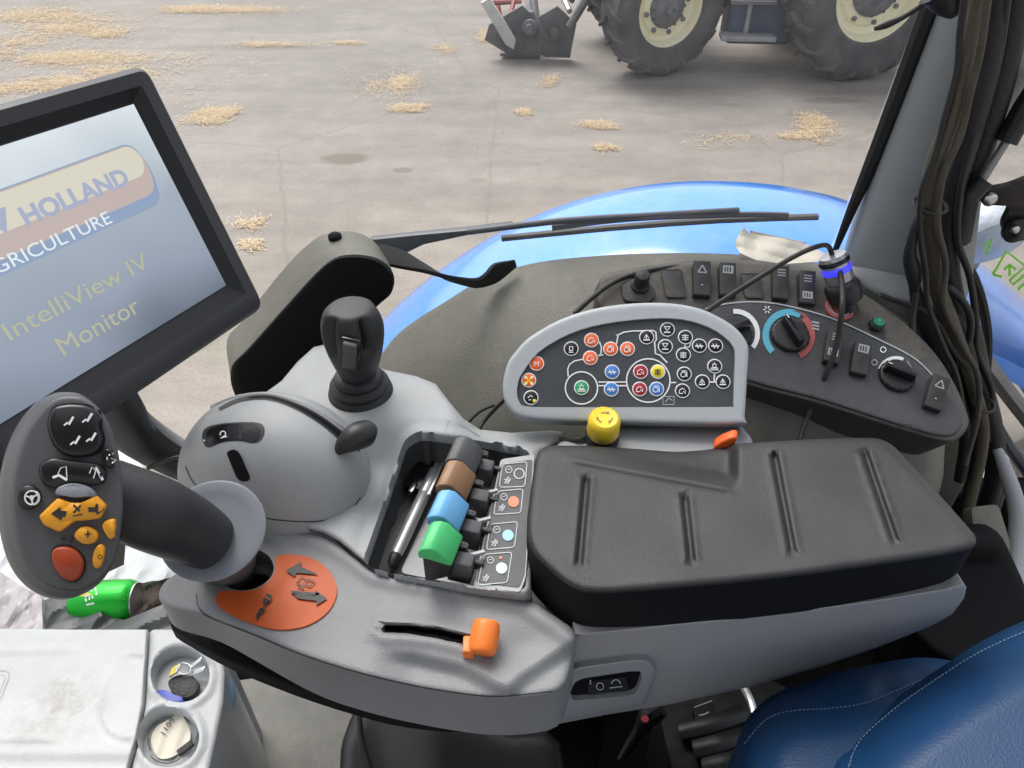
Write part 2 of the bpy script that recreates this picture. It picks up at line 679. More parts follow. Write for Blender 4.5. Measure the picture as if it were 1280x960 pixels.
mat('wiper_metal', (.07, .075, .085), .4, bump=.1)
mat('wiper_rubber', (.1, .1, .095), .6)
mat('seat_base', (.014, .014, .015), .6, spec=.25, dust=.1)


def ground_material():
    m = bpy.data.materials.new('concrete_yard')
    m.use_nodes = True
    nt = m.node_tree; N = nt.nodes.new; L = nt.links.new
    b = nt.nodes['Principled BSDF']
    tc = N('ShaderNodeTexCoord')
    def noise(scale, detail, rough=.5, st=None):
        n = N('ShaderNodeTexNoise'); n.inputs['Scale'].default_value = scale; n.inputs['Detail'].default_value = detail; n.inputs['Roughness'].default_value = rough
        if st:
            mp = N('ShaderNodeMapping'); mp.inputs['Scale'].default_value = st; mp.inputs['Rotation'].default_value = (0, 0, .12)
            L(tc.outputs['Object'], mp.inputs['Vector']); L(mp.outputs['Vector'], n.inputs['Vector'])
        else:
            L(tc.outputs['Object'], n.inputs['Vector'])
        return n
    def ramp(src, pts):
        r = N('ShaderNodeValToRGB'); e = r.color_ramp.elements
        while len(e) < len(pts): e.new(.5)
        for k, (p, c) in zip(e, pts): k.position = p; k.color = (*c, 1)
        L(src, r.inputs['Fac']); return r
    def mix(fac, a, bb, mode='MIX'):
        x = N('ShaderNodeMix'); x.data_type = 'RGBA'; x.blend_type = mode
        if isinstance(fac, float): x.inputs['Factor'].default_value = fac
        else: L(fac, x.inputs['Factor'])
        for s, q in ((6, a), (7, bb)):
            if isinstance(q, tuple): x.inputs[s].default_value = (*q, 1)
            else: L(q, x.inputs[s])
        return x.outputs[2]
    big = ramp(noise(.35, 6, .6).outputs['Fac'], [(.3, (.27, .236, .20)), (.5, (.335, .295, .25)), (.7, (.37, .328, .277))])
    # the far half of the yard is greyer
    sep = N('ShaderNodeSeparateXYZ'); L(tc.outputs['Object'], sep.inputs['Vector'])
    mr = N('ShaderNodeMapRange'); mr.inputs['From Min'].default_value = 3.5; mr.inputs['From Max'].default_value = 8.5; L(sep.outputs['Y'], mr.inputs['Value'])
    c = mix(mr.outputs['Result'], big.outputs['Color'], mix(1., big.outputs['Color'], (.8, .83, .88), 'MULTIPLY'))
    streak = ramp(noise(1.2, 8, .65, (.35, 2.2, 1)).outputs['Fac'], [(.35, (.8, .79, .78)), (.6, (1.03, 1.02, 1.01))])
    c = mix(.8, c, streak.outputs['Color'], 'MULTIPLY')
    mid = ramp(noise(3.2, 9, .7).outputs['Fac'], [(.35, (.84, .83, .82)), (.65, (1.06, 1.06, 1.06))])
    c = mix(.8, c, mid.outputs['Color'], 'MULTIPLY')
    fine = ramp(noise(55, 6, .85).outputs['Fac'], [(.32, (.62, .61, .6)), (.5, (1, 1, 1)), (.68, (1.22, 1.22, 1.22))])
    c = mix(.8, c, fine.outputs['Color'], 'MULTIPLY')
    # fine cracks and grit
    vo = N('ShaderNodeTexVoronoi'); vo.feature = 'DISTANCE_TO_EDGE'; vo.inputs['Scale'].default_value = .38; vo.inputs['Randomness'].default_value = 1
    wv0 = N('ShaderNodeMix'); wv0.data_type = 'RGBA'; wv0.inputs['Factor'].default_value = .12; L(tc.outputs['Object'], wv0.inputs[6]); L(noise(2.2, 6, .7).outputs['Color'], wv0.inputs[7])
    L(wv0.outputs[2], vo.inputs['Vector'])
    cr = N('ShaderNodeMapRange'); cr.inputs['From Min'].default_value = .0; cr.inputs['From Max'].default_value = .006; cr.inputs['To Min'].default_value = .45; cr.inputs['To Max'].default_value = 0; L(vo.outputs['Distance'], cr.inputs['Value'])
    c = mix(cr.outputs['Result'], c, (.17, .15, .13))
    v2_ = N('ShaderNodeTexVoronoi'); v2_.inputs['Scale'].default_value = 26; L(tc.outputs['Object'], v2_.inputs['Vector'])
    g2 = N('ShaderNodeMapRange'); g2.inputs['From Min'].default_value = .16; g2.inputs['From Max'].default_value = .05; g2.inputs['To Max'].default_value = .5; L(v2_.outputs['Distance'], g2.inputs['Value'])
    g3 = N('ShaderNodeMath'); g3.operation = 'MULTIPLY'; L(g2.outputs['Result'], g3.inputs[0]); L(noise(1.7, 5, .7).outputs['Fac'], g3.inputs[1])
    c = mix(g3.outputs['Value'], c, (.5, .46, .4))
    # damp stains and painted tractor shadows on the concrete, each a ragged oval
    wob = noise(2.4, 6, .7)
    for (px, py, rx, ry, k) in STAINS_SHADOWS:
        k = min(.95, k * 1.35)
        p = at(px, py, CAMZ)
        vm = N('ShaderNodeVectorMath'); vm.operation = 'SUBTRACT'; L(tc.outputs['Object'], vm.inputs[0]); vm.inputs[1].default_value = (p.x, p.y, 0)
        v2 = N('ShaderNodeVectorMath'); v2.operation = 'MULTIPLY'; L(vm.outputs['Vector'], v2.inputs[0]); v2.inputs[1].default_value = (1 / rx, 1 / ry, 0)
        ln = N('ShaderNodeVectorMath'); ln.operation = 'LENGTH'; L(v2.outputs['Vector'], ln.inputs[0])
        ad = N('ShaderNodeMath'); ad.operation = 'ADD'; L(ln.outputs['Value'], ad.inputs[0])
        wv = N('ShaderNodeMath'); wv.operation = 'MULTIPLY_ADD'; L(wob.outputs['Fac'], wv.inputs[0]); wv.inputs[1].default_value = 1.8; wv.inputs[2].default_value = -.9
        L(wv.outputs['Value'], ad.inputs[1])
        r = N('ShaderNodeMapRange'); r.inputs['From Min'].default_value = .7; r.inputs['From Max'].default_value = 1.15; r.inputs['To Min'].default_value = k; r.inputs['To Max'].default_value = 0
        L(ad.outputs['Value'], r.inputs['Value'])
        c = mix(r.outputs['Result'], c, (.17, .14, .115))
    L(c, b.inputs['Base Color'])
    b.inputs['Roughness'].default_value = .8
    bn = noise(40, 6, .7); bp = N('ShaderNodeBump'); bp.inputs['Strength'].default_value = .35; bp.inputs['Distance'].default_value = .01
    L(bn.outputs['Fac'], bp.inputs['Height']); L(bp.outputs['Normal'], b.inputs['Normal'])
    MATS['concrete_yard'] = m


STAINS_SHADOWS = [(432, 198, .22, .13, .75), (502, 213, .1, .06, .6), (915, 131, .13, .05, .5), (1040, 126, .45, .1, .45),
          (640, 205, .35, .08, .25), (310, 305, .1, .06, .4), (600, 225, .1, .05, .3), (905, 66, .9, .28, .5),
          (560, 130, .5, .09, .2), (300, 60, 1.4, .12, .3), (820, 112, .9, .2, .25), (1075, 112, .9, .18, .3)]  # includes shade painted under the parked tractor and its wheels
ground_material()


def glass_material(name, tint, refl, haze):
    m = bpy.data.materials.new(name)
    m.use_nodes = True
    nt = m.node_tree; N = nt.nodes.new; L = nt.links.new
    nt.nodes.clear()
    out = N('ShaderNodeOutputMaterial')
    tr = N('ShaderNodeBsdfTransparent'); tr.inputs['Color'].default_value = (*tint, 1)
    gl = N('ShaderNodeBsdfGlossy'); gl.inputs['Roughness'].default_value = .02
    fr = N('ShaderNodeFresnel'); fr.inputs['IOR'].default_value = 1.25
    mu = N('ShaderNodeMath'); mu.operation = 'MULTIPLY'; mu.inputs[1].default_value = refl; L(fr.outputs['Fac'], mu.inputs[0])
    mx = N('ShaderNodeMixShader'); L(mu.outputs['Value'], mx.inputs['Fac']); L(tr.outputs['BSDF'], mx.inputs[1]); L(gl.outputs['BSDF'], mx.inputs[2])
    df = N('ShaderNodeBsdfDiffuse'); df.inputs['Color'].default_value = (.8, .78, .74, 1)
    tc = N('ShaderNodeTexCoord')
    n1 = N('ShaderNodeTexNoise'); n1.inputs['Scale'].default_value = 3.5; n1.inputs['Detail'].default_value = 7; L(tc.outputs['Object'], n1.inputs['Vector'])
    n2 = N('ShaderNodeTexVoronoi'); n2.inputs['Scale'].default_value = 70; L(tc.outputs['Object'], n2.inputs['Vector'])
    r2 = N('ShaderNodeMapRange'); r2.inputs['From Min'].default_value = .12; r2.inputs['From Max'].default_value = .02; r2.inputs['To Max'].default_value = .25; L(n2.outputs['Distance'], r2.inputs['Value'])
    r1 = N('ShaderNodeMapRange'); r1.inputs['From Min'].default_value = .35; r1.inputs['From Max'].default_value = .8; r1.inputs['To Max'].default_value = haze; L(n1.outputs['Fac'], r1.inputs['Value'])
    m3 = N('ShaderNodeMath'); m3.operation = 'MULTIPLY'; L(r2.outputs['Result'], m3.inputs[0]); L(n1.outputs['Fac'], m3.inputs[1])
    ad = N('ShaderNodeMath'); ad.operation = 'ADD'; L(r1.outputs['Result'], ad.inputs[0]); L(m3.outputs['Value'], ad.inputs[1])
    m2 = N('ShaderNodeMixShader'); L(ad.outputs['Value'], m2.inputs['Fac']); L(mx.outputs['Shader'], m2.inputs[1]); L(df.outputs['BSDF'], m2.inputs[2])
    L(m2.outputs['Shader'], out.inputs['Surface'])
    MATS[name] = m


glass_material('window_glass', (.985, .99, .99), .6, .065)
glass_material('smeared_glass', (.97, .98, .985), .9, .16)


def screen_material():
    """the lit picture of the display: soft blue-grey, pale glare painted in towards the top"""
    m = bpy.data.materials.new('screen_picture')
    m.use_nodes = True
    nt = m.node_tree; N = nt.nodes.new; L = nt.links.new
    b = nt.nodes['Principled BSDF']
    g = N('ShaderNodeTexCoord')
    sp = N('ShaderNodeSeparateXYZ'); L(g.outputs['Object'], sp.inputs['Vector'])
    n = N('ShaderNodeTexNoise'); n.inputs['Scale'].default_value = 9; n.inputs['Detail'].default_value = 1.5; L(g.outputs['Object'], n.inputs['Vector'])
    ad = N('ShaderNodeMath'); ad.operation = 'MULTIPLY_ADD'; L(n.outputs['Fac'], ad.inputs[0]); ad.inputs[1].default_value = .09; L(sp.outputs['Z'], ad.inputs[2])
    r = N('ShaderNodeMapRange'); r.inputs['From Min'].default_value = SCR_Z[0]; r.inputs['From Max'].default_value = SCR_Z[1]; L(ad.outputs['Value'], r.inputs['Value'])
    c = N('ShaderNodeValToRGB'); e = c.color_ramp.elements
    e[0].position = 0; e[0].color = (.06, .075, .1, 1)
    e[1].position = 1; e[1].color = (.46, .5, .52, 1)
    x = e.new(.35); x.color = (.17, .2, .25, 1)
    x = e.new(.65); x.color = (.22, .255, .3, 1)
    L(r.outputs['Result'], c.inputs['Fac'])
    b.inputs['Base Color'].default_value = (.02, .02, .025, 1)
    b.inputs['Roughness'].default_value = .22
    L(c.outputs['Color'], b.inputs['Emission Color'])
    b.inputs['Emission Strength'].default_value = .85
    MATS['screen_picture'] = m


SCR_Z = (0.03, .19)
screen_material()


def glow(name, col, k=.8):
    mat(name, (.02, .02, .02), .25, emit=(col, k))


glow('scr_cream', (.44, .42, .35)); glow('scr_orange', (.34, .28, .26)); glow('scr_blue', (.17, .23, .33))
glow('scr_word', (.24, .27, .36)); glow('scr_white', (.5, .54, .57)); glow('scr_yellow', (.29, .295, .21)); glow('scr_pale', (.62, .66, .66))


def lid_stain():
    """brown handling marks on the cool box lid: two ragged spots fixed to the lid"""
    m = MATS['white_plastic'].copy(); m.name = 'lid_plastic'; MATS['lid_plastic'] = m
    nt = m.node_tree; N = nt.nodes.new; L = nt.links.new
    b = nt.nodes['Principled BSDF']
    src = b.inputs['Base Color'].links[0].from_socket
    g = N('ShaderNodeNewGeometry'); n = N('ShaderNodeTexNoise'); n.inputs['Scale'].default_value = 38; n.inputs['Detail'].default_value = 7; n.inputs['Roughness'].default_value = .75
    L(g.outputs['Position'], n.inputs['Vector'])
    for (px, py, r, k) in ((72, 884, .05, .55), (110, 892, .028, .5), (84, 858, .02, .45), (20, 930, .03, .25)):
        p = at(px, py, .76)
        d = N('ShaderNodeVectorMath'); d.operation = 'DISTANCE'; L(g.outputs['Position'], d.inputs[0]); d.inputs[1].default_value = p
        q = N('ShaderNodeMapRange'); q.inputs['From Min'].default_value = 0; q.inputs['From Max'].default_value = r; q.inputs['To Min'].default_value = k; q.inputs['To Max'].default_value = 0; L(d.outputs['Value'], q.inputs['Value'])
        u = N('ShaderNodeMapRange'); u.inputs['From Min'].default_value = .42; u.inputs['From Max'].default_value = .62; L(n.outputs['Fac'], u.inputs['Value'])
        mu = N('ShaderNodeMath'); mu.operation = 'MULTIPLY'; L(q.outputs['Result'], mu.inputs[0]); L(u.outputs['Result'], mu.inputs[1])
        x = N('ShaderNodeMix'); x.data_type = 'RGBA'; L(mu.outputs['Value'], x.inputs['Factor']); L(src, x.inputs[6]); x.inputs[7].default_value = (.24, .2, .14, 1)
        src = x.outputs[2]
    L(src, b.inputs['Base Color'])


lid_stain()
# ================================================================ OUTSIDE
mb = MB()
S = 120
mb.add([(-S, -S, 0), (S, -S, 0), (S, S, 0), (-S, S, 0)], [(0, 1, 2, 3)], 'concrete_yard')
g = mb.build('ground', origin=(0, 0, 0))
tag(g, kind='structure')

# loose straw blown over the yard: many separate stalks in drifts
mb = MB()
rs = random.Random(3)
patches = [(70, 25, 1.0, .35, 900), (95, 78, .9, .2, 1100), (40, 108, .7, .16, 900), (100, 40, .7, .2, 700), (270, 14, .9, .16, 700), (264, 146, .25, .13, 520), (262, 12, .8, .13, 420),
           (340, 56, .5, .07, 160), (430, 54, .3, .05, 70), (492, 108, .26, .2, 260), (505, 136, .22, .06, 200), (553, 62, .16, .12, 60),
           (750, 157, .3, .06, 150), (758, 185, .12, .05, 90), (1018, 158, .2, .2, 330), (690, 102, .12, .16, 60), (656, 139, .09, .07, 70),
           (312, 280, .12, .09, 60), (312, 306, .09, .05, 90), (612, 46, .22, .2, 220), (985, 170, .2, .05, 100), (90, 40, 1.2, .7, 160), (500, 100, .9, .5, 50),
           (150, 90, .5, .15, 260), (10, 60, .5, .3, 300), (905, 175, .4, .1, 30), (240, 100, .8, .5, 120)]
for (px, py, rx, ry, n) in patches:
    c = at(px, py, CAMZ); ry *= 1.7; rx *= .9
    lobes = [(rs.uniform(-.7, .7) * rx, rs.uniform(-.7, .7) * ry, rs.uniform(.2, .5)) for _ in range(6)]
    for i in range(int(n * 3.2)):
        lx, ly, lr = rs.choice(lobes)
        x = c.x + lx + rs.gauss(0, .5) * rx * lr * 1.9
        y = c.y + ly + rs.gauss(0, .5) * ry * lr * 1.9
        a = rs.uniform(0, PI); l = rs.uniform(.025, .13); w = rs.uniform(.0013, .0032)
        z = .004 + abs(rs.gauss(0, .006)); dz = rs.uniform(-.008, .012)
        d = Vector((math.cos(a), math.sin(a), 0)); q = Vector((-d.y, d.x, 0)) * w
        p0 = Vector((x, y, z)) - d * l / 2; p1 = Vector((x, y, max(.004, z + dz))) + d * l / 2
        mb.add([p0 - q, p0 + q, p1 + q, p1 - q], [(0, 1, 2, 3)], 'straw')
st = mb.build('loose_straw', origin=(0, 5, 0))
tag(st, kind='stuff'); st['label'] = 'loose yellow straw scattered over the concrete yard'

# ---------------------------------------------------------------- the other tractor
def wheel(root, c, R, w, rimr, steer, n_lug, label):
    """c = axle point on the outer face side; axis = outward normal (towards the camera)"""
    ax = Vector((math.sin(steer), -math.cos(steer), 0))
    c = Vector(c)
    fw = Vector((math.cos(steer), math.sin(steer), 0))
    t = MB()
    h = w / 2
    prof = [(rimr * .98, h * .72), (rimr * 1.04, h * .86), (R * .78, h * 1.02), (R * .89, h * .98), (R * .955, h * .8), (R * .965, 0), (R * .955, -h * .8), (R * .89, -h * .98), (R * .78, -h * 1.02), (rimr * 1.0, -h * .8)]
    t.lathe(c, ax, prof, 'tyre', n=64, caps=False)
    for k in range(n_lug):
        for sd in (1, -1):
            a = 2 * PI * (k + (.5 if sd > 0 else 0)) / n_lug
            P = []
            for (hh, da, rr) in ((0.03 * w * sd, -.09, R * .96), (.3 * w * sd, .0, R * .955), (.5 * w * sd, .1, R * .87)):
                for e in (-.034, .034):
                    for top in (0, 1):
                        aa = a + da + e * (1 if top == 0 else .7) * 1.1
                        r = rr + (R * .065 if top else -.02)
                        P.append(c + ax * hh * (1.0 if not top else 1.02) + (fw * math.cos(aa) + Vector((0, 0, 1)) * math.sin(aa)) * r)
            f = []
            for q in (0, 1):
                b0 = q * 4; b1 = b0 + 4
                f += [(b0 + 1, b0 + 3, b1 + 3, b1 + 1), (b0, b0 + 1, b1 + 1, b1), (b0 + 2, b1 + 2, b1 + 3, b0 + 3)]
            f += [(0, 2, 3, 1), (8, 9, 11, 10)]
            t.add(P, f, 'tyre')
    w_o = t.build('wheel', root)
    t = MB()
    t.lathe(c, ax, [(rimr * 1.03, h * .83), (rimr * 1.05, h * .78), (rimr * .98, h * .74), (rimr * .93, h * .5), (rimr * .9, h * .28), (rimr * .76, h * .2), (rimr * .7, h * .34), (rimr * .6, h * .38), (rimr * .3, h * .38), (.01, h * .38)], 'cream_rim', n=56, caps=False)
    t.lathe(c, ax, [(rimr * .99, -h * .8), (rimr * .85, 0), (rimr * .9, h * .3)], 'cream_rim', n=40, caps=False)
    for k in range(8):
        a = 2 * PI * k / 8 + .2
        p = c + (fw * math.cos(a) + Vector((0, 0, 1)) * math.sin(a)) * rimr * .66 + ax * h * .36
        t.lathe(p, ax, [(.028, 0), (.028, .03), (.012, .04)], 'hub_dark', n=6)
    t.build('rim', w_o)
    t = MB()
    t.lathe(c, ax, [(rimr * .54, h * .3), (rimr * .54, h * .45), (rimr * .5, h * .52), (rimr * .2, h * .7), (rimr * .15, h * .95), (.01, h * .97)], 'hub_dark', n=24, caps=False)
    for k in range(12):
        a = 2 * PI * k / 12
        p = c + (fw * math.cos(a) + Vector((0, 0, 1)) * math.sin(a)) * rimr * .5 + ax * h * .36
        t.lathe(p, ax, [(.02, 0), (.02, .05), (.01, .055)], 'tractor_grey', n=6)
    t.build('hub', w_o)
    return w_o


def zfit(px, py, z):
    return H(CAMZ - z).at(px, py)


FR = .74
RR = .97
fc = zfit(833, 97, 0); rc = zfit(1066, 103, 0)
fcx, fcy = fc.x - .10, fc.y + .22
rcx, rcy = rc.x + .02, rc.y + .24
T = thing('parked_tractor', (rcx, rcy, 0), 'dusty dark blue tractor with cream wheel rims and a front loader, parked across the yard', 'tractor')
wheel(T, (fcx, fcy, FR), FR, .46, .42, math.radians(24), 17, '')
wheel(T, (fcx - .1, fcy + 1.45, FR), FR, .46, .44, math.radians(24), 17, '')
wheel(T, (rcx, rcy, RR), RR, .52, .545, math.radians(14), 19, '')
wheel(T, (rcx, rcy + 1.5, RR), RR, .52, .57, math.radians(8), 19, '')
ang = math.atan2(rcy - fcy, rcx - fcx)
FX = Vector((math.cos(ang), math.sin(ang), 0)); FY = Vector((-math.sin(ang), math.cos(ang), 0))
def TP(a, b, z):   # a: metres behind the front axle, b: metres in from the near wheels' middle
    return Vector((fcx, fcy, 0)) + FX * a + FY * b + Vector((0, 0, z))
mb = MB()
mb.box(TP(.9, .75, .85), (2.6, .5, .5), 'tractor_grey', X=FX, Y=FY)
mb.box(TP(.0, .75, .74), (.3, 1.2, .22), 'tractor_grey', X=FX, Y=FY)
mb.box(TP(2.15, .75, .95), (.4, 1.4, .35), 'tractor_grey', X=FX, Y=FY)
mb.lathe(TP(.55, .42, .95), FX, [(.1, 0), (.12, .02), (.12, .4), (.1, .42)], 'hub_dark', n=16)
mb.build('chassis', T, bevel=.03)
mb = MB()
mb.box(TP(.5, .75, 1.4), (2.0, .75, .65), 'tractor_blue', X=FX, Y=FY, taper=.93)
mb.build('hood', T, bevel=.08, seg=3)
mb = MB()
mb.box(TP(1.15, .28, .62), (.75, .5, .62), 'tractor_blue', X=FX, Y=FY)
mb.build('fuel_tank', T, bevel=.06, seg=3)
mb = MB()
mb.box(TP(.98, .0, .72), (.05, .06, .55), 'tractor_step', X=FX, Y=FY)
mb.box(TP(1.0, -.06, .43), (.62, .22, .05), 'tractor_step', X=FX, Y=FY)
mb.box(TP(1.0, .0, .8), (.5, .18, .04), 'tractor_grey', X=FX, Y=FY)
mb.build('step', T, bevel=.008)
mb = MB()
mb.box(TP(1.75, .75, 2.05), (1.25, 1.2, 1.5), 'tractor_blue', X=FX, Y=FY, taper=.86)
mb.build('cab', T, bevel=.06, seg=3)
for s in (0, 1):
    mb = MB()
    pr = []
    for k in range(13):
        a = PI * (k / 12) * .9 + .15
        pr.append((math.cos(a), math.sin(a)))
    rings = []
    for (cx, cz) in pr:
        c = TP((Vector((rcx, rcy, 0)) - Vector((fcx, fcy, 0))).dot(FX), 1.5 * s, RR)
        p = c + FX * cx * 1.08 + Vector((0, 0, cz * 1.08))
        n = FX * cx + Vector((0, 0, cz))
        rings.append([p - FY * .3, p + FY * .3, p + FY * .3 + n * .03, p - FY * .3 + n * .03])
    mb.loft(rings, 'tractor_blue')
    mb.build('mudguard', T)
# front loader: arm, tilt ram and the bucket resting on the ground
mb = MB()
for b in (.15, 1.3):
    mb.tube([TP(1.0, b, 1.5), TP(.2, b, 1.5), TP(-.55, b, 1.2), TP(-1.05, b, .45)], [.09, .1, .1, .08], 'tractor_grey', n=8, flat=.6)
    mb.tube([TP(.2, b - .03, 1.05), TP(-.5, b - .03, 1.0)], .05, 'steel', n=10, smooth=1)
mb.build('loader_arm', T)
b0 = zfit(640, 72, 0.02)
mb = MB()
a0 = (b0 - Vector((fcx, fcy, 0)))
ba, bb = a0.dot(FX), a0.dot(FY)
for (da, w2) in ((0, .06), (.42, .05)):
    mb.prism([TP(ba + da, bb - .0, .03), TP(ba + da + .3, bb, .03), TP(ba + da + .36, bb, .42), TP(ba + da + .12, bb, .62), TP(ba + da - .28, bb, .4), TP(ba + da - .34, bb, .22)], FY * .05, 'tractor_grey')
mb.box(TP(ba + .2, bb + .7, .3), (.12, 1.4, .5), 'tractor_grey', X=FX, Y=FY)
mb.box(TP(ba + .1, bb + .7, .05), (.5, 1.4, .03), 'tractor_grey', X=FX, Y=FY)
mb.lathe(TP(ba + .22, bb - .05, .4), -FY, [(.09, 0), (.09, .05), (.05, .05), (.05, .1)], 'hub_dark', n=16)
mb.lathe(TP(ba + .52, bb - .02, .33), -FY, [(.06, 0), (.06, .05)], 'tractor_grey', n=14)
mb.build('loader_bucket', T, bevel=.006)
mb = MB()
p = [TP(ba - .42, bb - .1, .22), TP(ba - .02, bb - .1, .10), TP(ba + .02, bb - .1, .2), TP(ba - .38, bb - .1, .34)]
VB = VY(b0.y - .12)
mb.prism([VB.at(*p) for p in [(601, 4), (612, -2), (645, 50), (642, 62), (632, 56)]], (0, .08, 0), 'loader_pale')
mb.build('bucket_lip', T, bevel=.004)
mb = MB()
for (a, b) in (((618, -14), (628, 34)), ((646, -14), (634, 36)), ((614, 4), (650, 2))):
    mb.tube([zfit(*a, .55), zfit(*b, .25)], .03, 'loader_red', n=6, smooth=1)
mb.tube([zfit(665, -20, .75), zfit(672, 30, .42), zfit(690, 52, .2)], .05, 'tractor_grey', n=8)
mb.tube([zfit(700, -10, .7), zfit(712, 14, .6)], .035, 'steel', n=8, smooth=1)
mb.build('loader_linkage', T)

# ---------------------------------------------------------------- this tractor's rear mudguard, outside the window
def fender_section(x):
    R = .82; cx = .34; top = CAMZ - .555
    dx = (x - cx)
    if abs(dx) < R * .98:
        return top - (R - math.sqrt(R * R - dx * dx)) * (1. if dx < 0 else .95)
    return None
outer = [(478, 396), (500, 374), (530, 348), (560, 325), (620, 287), (700, 251), (780, 230), (860, 221), (950, 224), (1020, 236), (1060, 248), (1110, 266), (1180, 300), (1240, 345), (1300, 420), (1360, 520)]
outer = [Vector(p) for p in outer]
oc = smooth_open(outer, 5)
rings = []
first = atY(oc[0].x, oc[0].y, 1.22)
pre = [first + Vector((-.11, 0, -.17)), first + Vector((-.16, 0, -.36)), first + Vector((-.17, 0, -.6))]
pts = [p for p in pre[::-1]] + [atY(p.x, p.y, 1.22) for p in oc]
n = len(pts)
for i, p in enumerate(pts):
    d = (pts[min(i + 1, n - 1)] - pts[max(i - 1, 0)]).normalized()
    nn = Vector((-d.z, 0, d.x))
    if nn.z < 0 and nn.x > 0 and i < n / 2: nn = -nn
    r = []
    for (y, k) in ((.90, -.06), (.91, -.012), (.94, .006), (1.0, .012), (1.08, .014), (1.15, .012), (1.195, .004), (1.215, -.008), (1.22, -.03), (1.215, -.07), (1.2, -.08), (1.2, -.03), (1.1, -.015), (.92, -.03)):
        r.append(Vector((p.x, y, p.z)) + nn * k)
    rings.append(r)
mb = MB()
mb.loft(rings, 'blue_paint', closed=True)
fo = mb.build('rear_mudguard', sharp=50)
tag(fo, 'glossy bright blue arched mudguard outside the side window, above the unseen rear wheel', 'mudguard')
fend = Surf(mb)
# ================================================================ THE CAB ROUND THE DRIVER
mb = MB()
mb.box((0, .0, CAMZ - 1.42), (2.6, 1.7, .04), 'floor_dark')
tag(mb.build('cab_floor', origin=(0, 0, CAMZ - 1.44)), kind='structure')
mb = MB()
mb.box((-.45, .885, CAMZ - 1.21), (1.75, .05, .42), 'olive_trim')
tag(mb.build('cab_side_sill', bevel=.01), kind='structure')

mb = MB()
mb.box((-.05, -.55, CAMZ + .33), (2.4, 1.3, .07), 'pillar_grey')  # unseen partial roof, added and sized to shade the cab interior
tag(mb.build('added_shade_roof', bevel=.02), kind='structure')

# side window: one big pane, from the sill to the head lining
def gl(name, corners, th, m, label, cat):
    mb = MB()
    mb.prism(corners, th, m)
    o = mb.build(name, sharp=20)
    return tag(o, label, cat)
pl = atY(1046, 308, .872); pt = atY(1160, 0, .872)
k = (pt - pl) / (pt.z - pl.z)
gl('side_window', [(-1.3, .872, CAMZ - 1.0), (pl.x - .01, .872, CAMZ - 1.0), (pl.x - .005, .872, pl.z), pl + k * (CAMZ + .15 - pl.z), (-1.3, .872, CAMZ + .15)], (0, .005, 0), 'window_glass', 'large clear cab side window with a wiper across it, looking onto the yard', 'window')

# ---- wheel arch trim inside the cab
far = [(440, 520), (470, 455), (493, 422), (520, 400), (552, 380), (606, 347), (650, 333), (700, 324), (800, 317), (920, 318), (1040, 332), (1090, 343), (1126, 354), (1140, 359)]
fs = smooth_open([Vector(p) for p in far], 4)
rings = []
for p in fs:
    e = atY(p.x, p.y, .855)
    r = [e + Vector((0, .012, -.5)), e + Vector((0, .012, -.02)), e, e + Vector((0, -.02, .003))]
    fx = sstep(.05, .3, e.x)
    bulge = [(-.05, .0), (-.09, -.008), (-.13, -.022), (-.17, -.042), (-.205, -.07), (-.232, -.105), (-.248, -.15), (-.255, -.22), (-.255, -.4), (-.25, -.7)]
    for (dy, dz) in bulge:
        r.append(e + Vector((0, dy, dz * (1.0))))
    kq = sstep(1105, 1140, p.x)
    r = [Vector((v.x + .0 * kq, v.y + (.855 - v.y) * .10 * kq, v.z - .03 * kq)) for v in r]
    rings.append(r)
last = rings[-1]
rings.append([Vector((v.x + .012, v.y + (.855 - v.y) * .12, v.z - .02)) for v in last])
rings.append([Vector((v.x + .018, v.y + (.855 - v.y) * .35, v.z - .05)) for v in last])
mb = MB()
mb.loft(rings, 'olive_trim', closed=True, cap0=True, cap1=True)
hump_mb = mb
o = mb.build('wheel_arch_trim', sharp=60)
tag(o, 'dusty olive grey moulded wheel arch cover under the window, carrying the switch panel', 'trim panel')
hump = Surf(mb)

mb = MB()
mb.box((.36, .585, CAMZ - 1.06), (.44, .03, .66), 'deep_black')
mb.box((.85, .70, CAMZ - 1.13), (.66, .03, .54), 'deep_black')
mb.box((.85, .87, CAMZ - 1.20), (.7, .05, .5), 'seat_base')
tag(mb.build('cab_lower_wall', bevel=.01), kind='structure')
mb = MB()
mb.box((.585, .815, CAMZ - 1.09), (.21, .03, .66), 'olive_trim')
tag(mb.build('cab_corner_wall', bevel=.01), kind='structure')

mb = MB()
mb.pprism(round_poly([(1214, 634), (1248, 630), (1264, 682), (1258, 700), (1222, 704)], 8), Plane((.6, .66, CAMZ - .72), (0, -.6, .8)), .0, -.02, 'olive_trim')
tag(mb.build('corner_trim', bevel=.004), 'small olive grey trim piece behind the hoses, beside the pale bent tube', 'trim panel')

